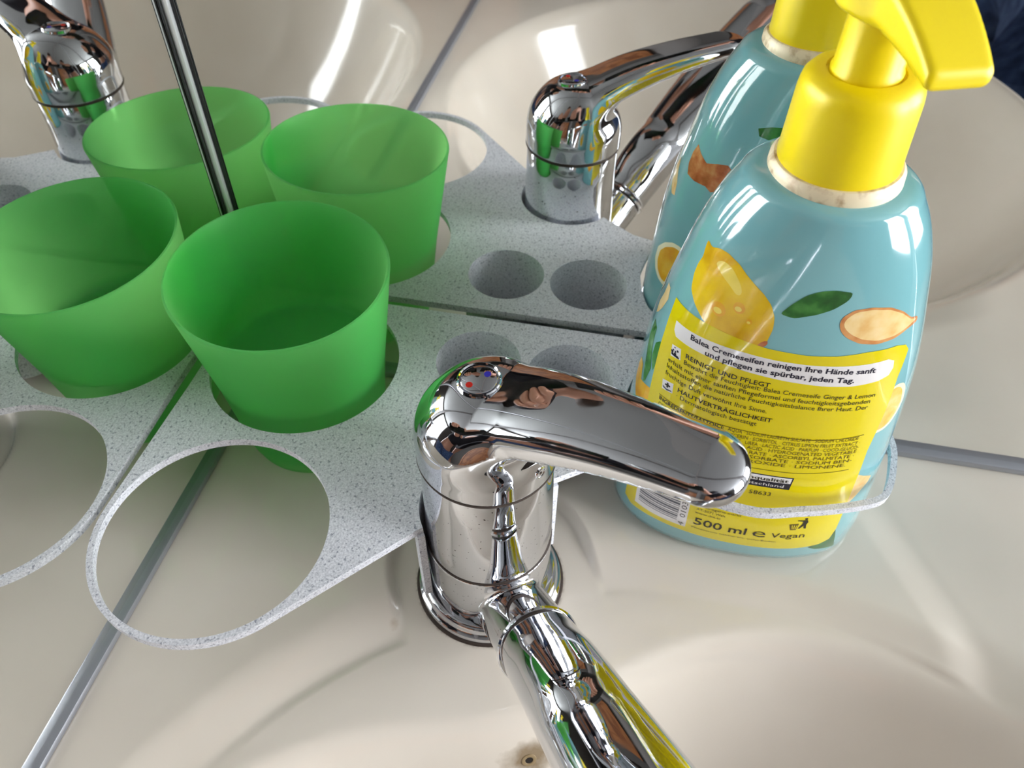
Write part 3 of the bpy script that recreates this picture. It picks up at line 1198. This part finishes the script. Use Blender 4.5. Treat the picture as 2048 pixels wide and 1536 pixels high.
def text_mesh(body, bold=0.0):
    cu = bpy.data.curves.new('txt', 'FONT')
    cu.body = body
    cu.size = 1.0
    cu.resolution_u = 2
    cu.offset = bold
    o = bpy.data.objects.new('txt', cu)
    COL.objects.link(o)
    dg = bpy.context.evaluated_depsgraph_get()
    dg.update()
    me = bpy.data.meshes.new_from_object(o.evaluated_get(dg))
    v = np.array([tuple(q.co)[:2] for q in me.vertices])
    f = [tuple(p_.vertices) for p_ in me.polygons]
    bpy.data.objects.remove(o)
    bpy.data.curves.remove(cu)
    bpy.data.meshes.remove(me)
    return v, f


CAPH = None


def print_text(name, rows, material, off=0.24):
    """rows: (text, (y0, z0), (y1, z1), cap height mm, bold)"""
    global CAPH
    if CAPH is None:
        v, _ = text_mesh('H')
        CAPH = v[:, 1].max()
    AV, AF, nrm = [], [], 0
    for body, q0, q1, cap, bold in rows:
        v, f = text_mesh(body, bold)
        x0, x1 = v[:, 0].min(), v[:, 0].max()
        zmid = (q0[1] + q1[1]) / 2
        s0, tab = s_of_y(q0[0], zmid)
        s1, _ = s_of_y(q1[0], zmid)
        fr_ = (v[:, 0] - x0) / (x1 - x0)
        s = s0 + (s1 - s0) * fr_
        yy = np.interp(s, tab[1], tab[0])
        zz = q0[1] + (q1[1] - q0[1]) * fr_ + v[:, 1] / CAPH * cap
        W = b_front(yy, zz, off)
        AF += [tuple(k + nrm for k in ff) for ff in f]
        AV.append(W)
        nrm += len(W)
    return new_obj(name, np.concatenate(AV), AF, material, bottle, smooth=False)


decal('printed_lemon', [[-28.0, 125.1], [-26.8, 124.3], [-25.0, 125.5], [-22.7, 125.7], [-19.7, 124.5], [-16.0, 121.4], [-12.4, 118.8], [-10.0, 116.2], [-8.4, 112.7], [-8.0, 108.9], [-8.5, 105.6], [-8.9, 103.0], [-11.2, 101.1], [-15.6, 100.7], [-20.4, 102.1], [-24.8, 103.2], [-26.8, 104.9], [-29.0, 107.4], [-30.3, 110.2], [-30.2, 114.4], [-29.5, 118.0], [-28.6, 120.4], [-28.5, 122.3]], M['lemon'], 0.08, smooth=1)
decal('printed_highlight', [[-25.6, 121.6], [-23.6, 123.4], [-21.0, 122.6], [-18.6, 119.6], [-17.2, 116.4], [-18.4, 115.2], [-20.8, 117.6], [-23.4, 119.4]], M['lemon_hi'], 0.10, smooth=4)
decal('printed_lemon_tip', [[-9.4, 104.6], [-8.2, 105.0], [-8.6, 102.6], [-10.8, 101.6], [-11.2, 102.6]], M['rindd'], 0.10, smooth=1)
for c_, r_ in (((-22.6, 109.6), 1.9), ((-17.6, 112.4), 1.55), ((-14.4, 109.2), 0.8)):
    decal('printed_drop', [(c_[0] + r_ * math.cos(t), c_[1] + r_ * 1.15 * math.sin(t)) for t in np.linspace(0, 2 * np.pi, 17)[:-1]], M['orange'], 0.10, step=1.2)
    decal('printed_drop_light', [(c_[0] - 0.1 * r_ + 0.6 * r_ * math.cos(t), c_[1] - 0.25 * r_ + 0.5 * r_ * math.sin(t)) for t in np.linspace(0, 2 * np.pi, 13)[:-1]], M['lemon_hi'], 0.12, step=1.0)
decal('printed_leaf', [[-7.4, 114.1], [-5.3, 117.5], [-2.3, 121.0], [1.0, 122.9], [4.5, 123.6], [8.9, 123.2], [8.3, 120.9], [5.3, 117.8], [1.0, 115.3], [-3.6, 113.4]], M['leaf'], 0.08, smooth=1)
decal('printed_ginger', [[7.9, 113.2], [8.2, 115.6], [10.6, 117.9], [15.0, 118.6], [20.0, 117.9], [24.0, 115.6], [27.2, 112.5], [29.6, 111.5], [29.9, 110.1], [27.1, 109.0], [24.2, 107.3], [19.6, 106.4], [14.9, 107.0], [11.2, 108.8], [9.1, 110.7]], M['rind'], 0.08, smooth=1)
decal('printed_ginger_flesh', [[8.9, 113.4], [9.4, 115.3], [11.2, 117.2], [15.0, 117.9], [20.0, 117.2], [24.0, 115.0], [27.2, 112.0], [29.2, 111.2], [27.0, 109.8], [24.0, 108.3], [19.6, 107.6], [15.2, 108.4], [12.0, 110.0], [10.0, 111.6]], M['ginger'], 0.11, smooth=1)
decal('printed_ginger', [[-36.1, 102.6], [-35.6, 103.0], [-35.8, 100.2], [-37.1, 95.5], [-38.0, 92.5], [-38.5, 90.9], [-37.9, 94.5], [-37.0, 98.5]], M['ginger'], 0.08)
decal('printed_slice', [[29.0, 88.0], [31.7, 89.0], [33.7, 88.0], [35.1, 85.3], [36.4, 79.7], [36.1, 75.7], [34.8, 71.9], [33.1, 70.3], [29.0, 69.6], [28.0, 75.9], [28.0, 83.4]], M['pith'], 0.07, smooth=1)
decal('printed_slice_flesh', [[29.0, 87.0], [31.4, 87.9], [33.0, 87.0], [34.3, 84.6], [35.5, 79.6], [35.2, 76.2], [34.1, 72.9], [32.6, 71.5], [29.0, 70.8], [28.0, 75.9], [28.0, 83.4]], M['slice'], 0.10, smooth=1)
decal('printed_ginger', [[30.6, 51.1], [33.7, 48.6], [37.1, 45.9], [36.9, 43.2], [35.3, 40.5], [33.2, 36.8], [31.6, 35.2], [30.3, 43.0]], M['ginger'], 0.08)
decal('printed_leaf', [[31.6, 20.5], [32.7, 19.8], [35.0, 10.0], [36.4, 4.6], [34.1, 5.4], [28.4, 8.1], [25.4, 10.7], [28.6, 14.0], [31.0, 16.0]], M['leaf'], 0.08)
decal('printed_leaf', [[-38.5, 89.7], [-37.8, 89.0], [-38.3, 82.9], [-37.9, 75.2], [-39.1, 68.5], [-39.7, 67.3], [-39.8, 71.0], [-39.7, 76.4], [-39.5, 83.1]], M['leafl'], 0.09)
decal('printed_leaf', [[-36.3, 87.3], [-35.7, 86.8], [-36.2, 80.4], [-37.3, 75.4], [-38.1, 79.6], [-37.5, 85.0]], M['leafl'], 0.09)
decal('printed_lemon', [[-41.6, 67.5], [-41.0, 72.0], [-40.4, 71.8], [-40.3, 66.5], [-37.2, 68.6], [-36.8, 63.8], [-41.2, 56.9], [-42.0, 61.8]], M['orange'], 0.08)
# prints on the far side of the bottle, seen in the mirror
decal('printed_ginger', [[-31.1, 112.2], [-30.0, 110.3], [-27.7, 108.5], [-24.1, 110.0], [-20.9, 110.8], [-18.5, 108.8], [-19.5, 104.4], [-23.1, 101.0], [-25.1, 100.0], [-27.0, 101.2], [-30.9, 100.9], [-33.3, 101.4], [-33.4, 104.5], [-32.5, 108.7]], M['rindd'], 0.08, side=-1)
decal('printed_slice', [[-39.8, 68.4], [-37.6, 72.8], [-34.8, 75.3], [-32.2, 75.6], [-30.0, 74.0], [-30.6, 66.0], [-33.6, 57.6], [-35.9, 55.9], [-38.2, 57.0], [-39.8, 59.3], [-40.4, 63.2]], M['pith'], 0.07, side=-1, smooth=1)
decal('printed_slice_flesh', [[-38.9, 68.0], [-37.0, 71.6], [-34.4, 73.8], [-32.2, 74.0], [-30.9, 72.6], [-31.6, 66.0], [-34.2, 59.0], [-36.0, 57.6], [-37.6, 58.3], [-38.9, 60.4], [-39.4, 63.6]], M['orange'], 0.10, side=-1, smooth=1)
decal('printed_ginger', [[-36.0, 102.6], [-36.4, 99.2], [-36.3, 95.3], [-36.6, 91.0], [-37.7, 90.3], [-38.0, 92.6], [-37.2, 97.9]], M['ginger'], 0.08, side=-1)
decal('printed_leaf', [[-14.0, 125.0], [-10.0, 126.3], [-5.0, 127.0], [-6.0, 124.0], [-9.4, 122.0], [-13.3, 122.7]], M['leaf'], 0.08, side=-1)

decal('label_panel', [[-33.7, 104.0], [-28.8, 103.8], [-22.4, 103.7], [-14.0, 102.9], [-7.8, 102.2], [2.4, 101.9], [10.2, 102.6], [17.8, 104.0], [26.0, 104.5], [28.6, 103.7], [30.1, 101.6], [30.1, 92.4], [30.5, 62.6], [31.2, 52.3], [31.8, 36.1], [32.4, 21.0], [31.8, 14.6], [28.8, 12.4], [24.2, 11.6], [14.7, 11.0], [2.0, 10.8], [-17.9, 11.4], [-28.4, 10.8], [-37.7, 9.0], [-40.2, 11.2], [-40.0, 19.5], [-37.4, 63.2], [-36.8, 76.4], [-35.5, 91.8]], M['yellow_label'], 0.15)
decal('slogan_panel', [[-32.7, 98.5], [-29.3, 98.6], [-21.6, 99.0], [-13.3, 99.1], [-5.0, 98.7], [3.1, 98.7], [11.1, 99.1], [19.1, 99.8], [24.7, 100.5], [26.6, 99.5], [27.2, 96.9], [26.7, 94.4], [24.1, 93.0], [17.3, 91.9], [9.2, 91.6], [0.8, 91.8], [-7.8, 92.4], [-16.3, 93.0], [-22.9, 93.5], [-29.5, 93.6], [-32.2, 93.7], [-32.9, 95.3]], M['white_print'], 0.20)
decal('icon_panel', [[-32.8, 90.6], [-30.2, 91.1], [-29.9, 87.3], [-32.8, 86.6]], M['white_print'], 0.20, step=1.5)
decal('icon_panel', [[-33.9, 76.7], [-30.6, 77.6], [-30.5, 73.8], [-33.7, 73.1]], M['white_print'], 0.20, step=1.5)
decal('barcode_panel', [[-35.7, 46.0], [-18.3, 47.6], [-18.1, 14.6], [-36.4, 13.0]], M['white_print'], 0.20)
decal('seal_panel', [[-13.9, 52.3], [10.9, 51.9], [10.6, 45.9], [-13.7, 46.1]], M['navy'], 0.19)
decal('seal_field', [[-13.5, 51.8], [10.4, 51.5], [10.3, 48.9], [-13.5, 49.2]], M['white_print'], 0.22)


def dot(c_, r_, m_, name='icon_mark', asp=1.0):
    return decal(name, [(c_[0] + r_ * math.cos(t), c_[1] + r_ * asp * math.sin(t)) for t in np.linspace(0, 2 * np.pi, 13)[:-1]], m_, 0.25, step=1.5)


for c_, r_ in (((-31.9, 90.2), .2), ((-32.2, 89.2), .22), ((-31.6, 89.0), .24), ((-31.0, 89.6), .3), ((-32.5, 88.5), .35), ((-31.6, 88.2), .35)):
    dot(c_, r_, M['navy'], asp=1.3)
decal('icon_mark', [[-32.7, 88.2], [-31.8, 87.9], [-30.9, 88.1], [-30.3, 87.7], [-30.4, 87.2], [-32.6, 87.3]], M['navy'], 0.25, step=1.5)
decal('icon_mark', [[-32.5, 76.6], [-32.0, 76.7], [-31.95, 76.0], [-31.4, 76.1], [-31.4, 75.5], [-31.95, 75.4], [-31.95, 74.8], [-32.5, 74.7], [-32.5, 75.3], [-33.0, 75.2], [-33.0, 75.8], [-32.5, 75.9]], M['ink'], 0.25, step=1.5)
decal('icon_mark', [[-33.6, 74.6], [-32.4, 74.2], [-31.0, 74.6], [-30.8, 74.2], [-32.2, 73.6], [-33.5, 73.9]], M['grey_ink'], 0.25, step=1.5)

print_text('slogan_text', [
    ('Balea Cremeseifen reinigen Ihre Hände sanft', (-28.2, 96.2), (22.2, 96.5), 1.75, 0.022),
    ('und pflegen sie spürbar, jeden Tag.', (-23.7, 93.6), (17.3, 93.3), 1.75, 0.022)], M['navy'], 0.25)
print_text('label_heading', [
    ('REINIGT UND PFLEGT', (-28.6, 89.2), (-4.6, 88.6), 1.6, 0.012),
    ('HAUTVERTRÄGLICHKEIT', (-29.1, 75.8), (-1.2, 75.2), 1.6, 0.012),
    ('INGREDIENTS/SASTOJCI:', (-34.0, 68.3), (-14.0, 68.4), 1.5, 0.022)], M['ink'])
print_text('label_text', [
    ('Bewahrt die Feuchtigkeit: Balea Cremeseife Ginger & Lemon', (-28.8, 86.8), (25.0, 87.0), 1.6, 0.0),
    ('erhält mit einer sanften Pflegeformel und feuchtigkeitsgebenden', (-33.2, 84.2), (24.3, 84.7), 1.6, 0.0),
    ('Inhaltsstoffen die natürliche Feuchtigkeitsbalance Ihrer Haut. Der', (-33.3, 81.8), (24.3, 82.3), 1.6, 0.0),
    ('fruchtige Duft verwöhnt Ihre Sinne.', (-33.4, 79.2), (-3.4, 78.6), 1.6, 0.0),
    ('· Dermatologisch bestätigt', (-29.2, 73.4), (-5.2, 72.9), 1.6, 0.0)], M['ink'])
print_text('ingredients_text', [
    ('AQUA · SODIUM LAURETH SULFATE · SODIUM CHLORIDE ·', (-12.8, 68.4), (26.3, 69.2), 1.45, 0.0),
    ('COCAMIDOPROPYL BETAINE · GLYCERIN · SORBITOL · CITRUS LIMON FRUIT EXTRACT ·', (-34.0, 65.9), (26.6, 67.0), 1.45, 0.0),
    ('ZINGIBER OFFICINALE ROOT EXTRACT · UREA · LACTIC ACID · PARFUM · COCO-GLUCO-', (-34.2, 63.8), (26.8, 65.1), 1.45, 0.0),
    ('SIDE · SODIUM LACTATE · CITRIC ACID · HYDROGENATED VEGETABLE', (-34.4, 61.8), (26.7, 63.2), 1.45, 0.0),
    ('GLYCERIDES · GLYCOL DISTEARATE · ASCORBYL PALMITATE ·', (-34.5, 59.8), (26.4, 61.2), 1.45, 0.0),
    ('LAURETH-4 · POTASSIUM SORBATE · SODIUM BEN-', (-34.6, 57.8), (26.4, 59.2), 1.45, 0.0),
    ('ZOATE · SODIUM HYDROXIDE · LIMONENE.', (-34.7, 55.8), (25.1, 57.2), 1.45, 0.0)], M['brown_ink'])
for z0_, z1_, zm_ in ((70.4, 71.2, 69.8), (54.6, 55.4, 54.4)):
    up = [(-34.2, z0_), (-10, (z0_ + zm_) / 2 - 0.1), (10, zm_), (20, zm_ + 0.7), (26.8, z1_)]
    decal('label_rule', up + [(q[0], q[1] - 0.22) for q in up[::-1]], M['brown_ink'], 0.24, step=3)
print_text('seal_text', [('Markenqualität', (-12.0, 49.5), (9.6, 49.3), 1.6, 0.018)], M['ink'], 0.27)
print_text('seal_subtext', [('aus Deutschland', (-12.0, 46.9), (8.6, 46.8), 1.3, 0.0)], M['white_print'], 0.27)
print_text('label_number', [('58633', (-1.3, 41.9), (5.6, 42.0), 1.8, 0.0)], M['ink'])
print_text('address_text', [
    ('Österreich', (-9.5, 31.0), (1.0, 30.9), 1.2, 0.0),
    ('dm-drogerie markt', (-15.9, 29.1), (-1.2, 29.0), 1.2, 0.0),
    ('AT-5071 Wals', (-15.9, 27.2), (-6.2, 27.0), 1.2, 0.0),
    ('www.dm.at', (-16.1, 25.2), (-7.4, 25.1), 1.2, 0.0),
    ('Mindestens haltbar bis: siehe Boden', (-16.0, 15.9), (12.9, 16.0), 0.8, 0.0)], M['brown_ink'])
print_text('volume_text', [('500 ml', (-15.8, 18.6), (2.1, 18.7), 4.1, 0.012), ('e', (4.2, 18.6), (8.6, 18.7), 5.4, -0.005)], M['ink'])
print_text('vegan_text', [('Vegan', (10.4, 19.1), (21.7, 19.7), 3.0, 0.0)], M['ink'])
# barcode bars lie across the label; digits run up its right side
zb_ = 16.6
bars = (0.35, 0.35, 0.9, 0.35, 0.6, 0.9, 0.35, 0.35, 1.1, 0.6, 0.35, 0.9, 0.35, 0.35, 0.6, 1.1, 0.35, 0.6)
for k, w_ in enumerate(bars):
    if zb_ + w_ > 45:
        break
    decal('barcode_bar', [(-35.2, zb_ - 0.4), (-21.4, zb_ + 0.6), (-21.4, zb_ + 0.6 + w_), (-35.2, zb_ - 0.4 + w_)], M['grey_ink'] if k else M['grey_ink'], 0.25, step=3)
    zb_ += w_ + (0.5 if k % 3 else 0.85)
v, f = text_mesh('4  0103')
x0, x1 = v[:, 0].min(), v[:, 0].max()
zz = 14.8 + (29.4 - 14.8) * (v[:, 0] - x0) / (x1 - x0)
yy = -18.9 - v[:, 1] / CAPH * 1.9
new_obj('barcode_digits', b_front(yy, zz, 0.25), f, M['ink'], bottle, smooth=False)
# tidy-person pictogram
decal('bin_mark', [(15.0, 27.9), (18.0, 28.3), (17.7, 24.6), (16.0, 24.5)], M['brown_ink'], 0.24, step=1.5)
for k in range(3):
    decal('bin_stripe', [(15.8 + k * 0.8, 27.4), (16.1 + k * 0.8, 27.4), (16.5 + k * 0.5, 25.2), (16.25 + k * 0.5, 25.2)], M['yellow_label'], 0.26, step=1.5)
dot((19.9, 31.0), 0.5, M['ink'], 'person_mark')
decal('person_mark', [(17.3, 30.3), (18.9, 30.2), (20.4, 30.4), (20.9, 29.2), (20.5, 27.6), (20.9, 25.5), (20.2, 25.4), (19.8, 27.3), (18.8, 25.4), (18.3, 25.5), (19.2, 28.0), (19.2, 29.5), (17.3, 29.8)], M['ink'], 0.24, step=1.5)

# ------------------------------------------------------------------ photographer (metres), reflected in the mirror and the chrome
person = thing('person', (0, 0, 0), 'person in blue jeans and dark top leaning over the basin, holding a phone', 'person')


def skin(name, nodes, edges, root, material, parent, sub=2):
    keys = list(nodes)
    me = bpy.data.meshes.new(name)
    me.from_pydata([nodes[k][0] for k in keys], [(keys.index(a_), keys.index(b_)) for a_, b_ in edges], [])
    o = bpy.data.objects.new(name, me)
    COL.objects.link(o)
    o.parent = parent
    md = o.modifiers.new('skin', 'SKIN')
    md.use_smooth_shade = True
    lay = me.skin_vertices[0] if me.skin_vertices else None
    for i, k in enumerate(keys):
        r_ = nodes[k][1]
        r_ = (r_, r_) if not isinstance(r_, tuple) else r_
        lay.data[i].radius = r_
        lay.data[i].use_root = (k == root)
    sb = o.modifiers.new('sub', 'SUBSURF')
    sb.levels = sub
    sb.render_levels = sub
    dg = bpy.context.evaluated_depsgraph_get()
    dg.update()
    m2 = bpy.data.meshes.new_from_object(o.evaluated_get(dg))
    o.modifiers.clear()
    o.data = m2
    m2.materials.clear()
    m2.materials.append(material)
    return o


# phone right behind the camera, its back face towards the basin
cR = np.array(CAM_R)
cp = np.array(CAM_POS)
ph_c = cp - cR[2] * 0.0078 - cR[0] * 0.055 - cR[1] * 0.022      # centre of the phone slab
phone_fr = np.stack([cR[0], cR[1], cR[2]], 1)
bm = bmesh.new()
box_bm(bm, (-0.079, -0.037, -0.004), (0.079, 0.037, 0.004), 0.0035)
for v_ in bm.verts:
    v_.co = Vector(ph_c + phone_fr @ np.array(v_.co))
phone = from_bm('phone', bm, M['phone'], None, scale=1.0)
auto_smooth(phone, 40)
tag(phone, 'black phone held above the basin by the person in jeans', 'phone')

PX, PY = 0.60, 0.585
eX = -cR[0]                                              # towards the far (left) end of the phone
hand_r = ph_c - eX * 0.004 - cR[1] * 0.056 - cR[2] * 0.018   # holds the upper edge of the phone
hand_l = np.array([PX + 0.27, PY - 0.02, -0.06])             # hangs relaxed beside the hip
N_ = {
    'pelvis': ((PX, PY, 0.08), (0.125, 0.095)), 'belly': ((PX, PY - 0.06, 0.22), (0.12, 0.085)), 'chest': ((PX - 0.01, PY - 0.18, 0.40), (0.13, 0.09)),
    'upper': ((PX - 0.02, PY - 0.27, 0.50), (0.09, 0.075)), 'neck': ((PX - 0.03, PY - 0.34, 0.575), 0.05), 'skull': ((PX - 0.05, PY - 0.40, 0.635), (0.07, 0.08)),
    'crown': ((PX - 0.05, PY - 0.42, 0.725), (0.062, 0.07)), 'nose': ((PX - 0.075, PY - 0.495, 0.62), 0.016), 'chin': ((PX - 0.065, PY - 0.45, 0.57), 0.028),
    'hip_r': ((PX - 0.09, PY, 0.02), 0.085), 'knee_r': ((PX - 0.10, PY - 0.01, -0.40), 0.055), 'ankle_r': ((PX - 0.10, PY + 0.03, -0.79), 0.038), 'toe_r': ((PX - 0.11, PY - 0.12, -0.835), 0.028),
    'hip_l': ((PX + 0.09, PY, 0.02), 0.085), 'knee_l': ((PX + 0.10, PY - 0.01, -0.40), 0.055), 'ankle_l': ((PX + 0.10, PY + 0.03, -0.79), 0.038), 'toe_l': ((PX + 0.12, PY - 0.12, -0.835), 0.028),
    'sh_r': ((PX - 0.19, PY - 0.26, 0.49), 0.055), 'el_r': ((PX - 0.20, PY - 0.36, 0.33), 0.042),
    'sh_l': ((PX + 0.16, PY - 0.26, 0.49), 0.055), 'el_l': ((PX + 0.25, PY - 0.12, 0.22), 0.042),
}
wr_r = hand_r + np.array([0.07, 0.065, 0.06])
wr_l = hand_l + np.array([0.0, 0.01, 0.075])
N_['wr_r'] = (tuple(wr_r), 0.027)
N_['palm_r'] = (tuple(hand_r + np.array([0.018, 0.02, 0.018])), (0.026, 0.018))
N_['wr_l'] = (tuple(wr_l), 0.027)
N_['palm_l'] = (tuple(hand_l + np.array([0.0, 0.0, 0.015])), (0.026, 0.018))
E_ = [('pelvis', 'belly'), ('belly', 'chest'), ('chest', 'upper'), ('upper', 'neck'), ('neck', 'skull'), ('skull', 'crown'), ('skull', 'nose'), ('skull', 'chin'),
      ('pelvis', 'hip_r'), ('hip_r', 'knee_r'), ('knee_r', 'ankle_r'), ('ankle_r', 'toe_r'), ('pelvis', 'hip_l'), ('hip_l', 'knee_l'), ('knee_l', 'ankle_l'), ('ankle_l', 'toe_l'),
      ('upper', 'sh_r'), ('sh_r', 'el_r'), ('el_r', 'wr_r'), ('wr_r', 'palm_r'), ('upper', 'sh_l'), ('sh_l', 'el_l'), ('el_l', 'wr_l'), ('wr_l', 'palm_l')]
# right hand: four fingers bent over the upper edge onto the back, thumb on the screen side
for k in range(4):
    w_ = -0.030 + 0.0175 * k
    ln_ = (0.9, 1.0, 0.96, 0.8)[k]
    b0 = ph_c + eX * w_ - cR[1] * 0.049 - cR[2] * 0.004
    b1 = ph_c + eX * w_ - cR[1] * 0.047 + cR[2] * 0.0135
    b2 = ph_c + eX * w_ - cR[1] * (0.047 - 0.020 * ln_) + cR[2] * 0.0140
    b3 = ph_c + eX * w_ - cR[1] * (0.047 - 0.036 * ln_) + cR[2] * 0.0120
    for nm, q, r_ in (('a', b0, 0.0095), ('b', b1, 0.0088), ('c', b2, 0.0082), ('d', b3, 0.0074)):
        N_['fr%d%s' % (k, nm)] = (tuple(q), r_)
    E_ += [('palm_r', 'fr%da' % k), ('fr%da' % k, 'fr%db' % k), ('fr%db' % k, 'fr%dc' % k), ('fr%dc' % k, 'fr%dd' % k)]
for nm, q, r_ in (('a', ph_c - eX * 0.038 - cR[1] * 0.045 - cR[2] * 0.022, 0.0105), ('b', ph_c - eX * 0.044 - cR[1] * 0.020 - cR[2] * 0.0155, 0.009)):
    N_['tr' + nm] = (tuple(q), r_)
E_ += [('palm_r', 'tra'), ('tra', 'trb')]
# left hand: relaxed, fingers slightly curled
for k in range(4):
    o_ = -0.027 + 0.018 * k
    ln_ = (0.9, 1.0, 0.95, 0.75)[k]
    for nm, q, r_ in (('a', (0.0, o_, -0.03), 0.0095), ('b', (-0.006, o_ * 1.05, -0.03 - 0.038 * ln_), 0.0085), ('c', (-0.022, o_ * 1.05, -0.03 - 0.066 * ln_), 0.0075)):
        N_['fl%d%s' % (k, nm)] = (tuple(hand_l + np.array(q)), r_)
    E_ += [('palm_l', 'fl%da' % k), ('fl%da' % k, 'fl%db' % k), ('fl%db' % k, 'fl%dc' % k)]
for nm, q, r_ in (('a', (-0.012, -0.04, 0.0), 0.0105), ('b', (-0.024, -0.05, -0.035), 0.0088)):
    N_['tl' + nm] = (tuple(hand_l + np.array(q)), r_)
E_ += [('palm_l', 'tla'), ('tla', 'tlb')]
skin('body', N_, E_, 'pelvis', M['skin'], person, 2)
J = {k: (N_[k][0], tuple(1.16 * q + 0.006 for q in N_[k][1]) if isinstance(N_[k][1], tuple) else N_[k][1] * 1.16 + 0.012) for k in ('pelvis', 'hip_r', 'knee_r', 'hip_l', 'knee_l')}
for s_ in 'rl':
    q = N_['ankle_' + s_]
    J['ankle_' + s_] = (q[0], q[1] + 0.022)
skin('jeans', J, [('pelvis', 'hip_r'), ('hip_r', 'knee_r'), ('knee_r', 'ankle_r'), ('pelvis', 'hip_l'), ('hip_l', 'knee_l'), ('knee_l', 'ankle_l')], 'pelvis', M['denim'], person, 2)
S_ = {k: (N_[k][0], tuple(1.12 * q + 0.006 for q in N_[k][1]) if isinstance(N_[k][1], tuple) else N_[k][1] * 1.15 + 0.008) for k in ('belly', 'chest', 'upper', 'sh_r', 'sh_l', 'el_r', 'el_l')}
skin('shirt', S_, [('belly', 'chest'), ('chest', 'upper'), ('upper', 'sh_r'), ('sh_r', 'el_r'), ('upper', 'sh_l'), ('sh_l', 'el_l')], 'belly', M['shirt'], person, 2)
Hh = {'a': ((PX - 0.045, PY - 0.365, 0.65), (0.070, 0.068)), 'b': ((PX - 0.048, PY - 0.40, 0.735), (0.070, 0.075)), 'c': ((PX - 0.05, PY - 0.44, 0.762), (0.055, 0.05))}
skin('hair', Hh, [('a', 'b'), ('b', 'c')], 'a', M['hair'], person, 2)
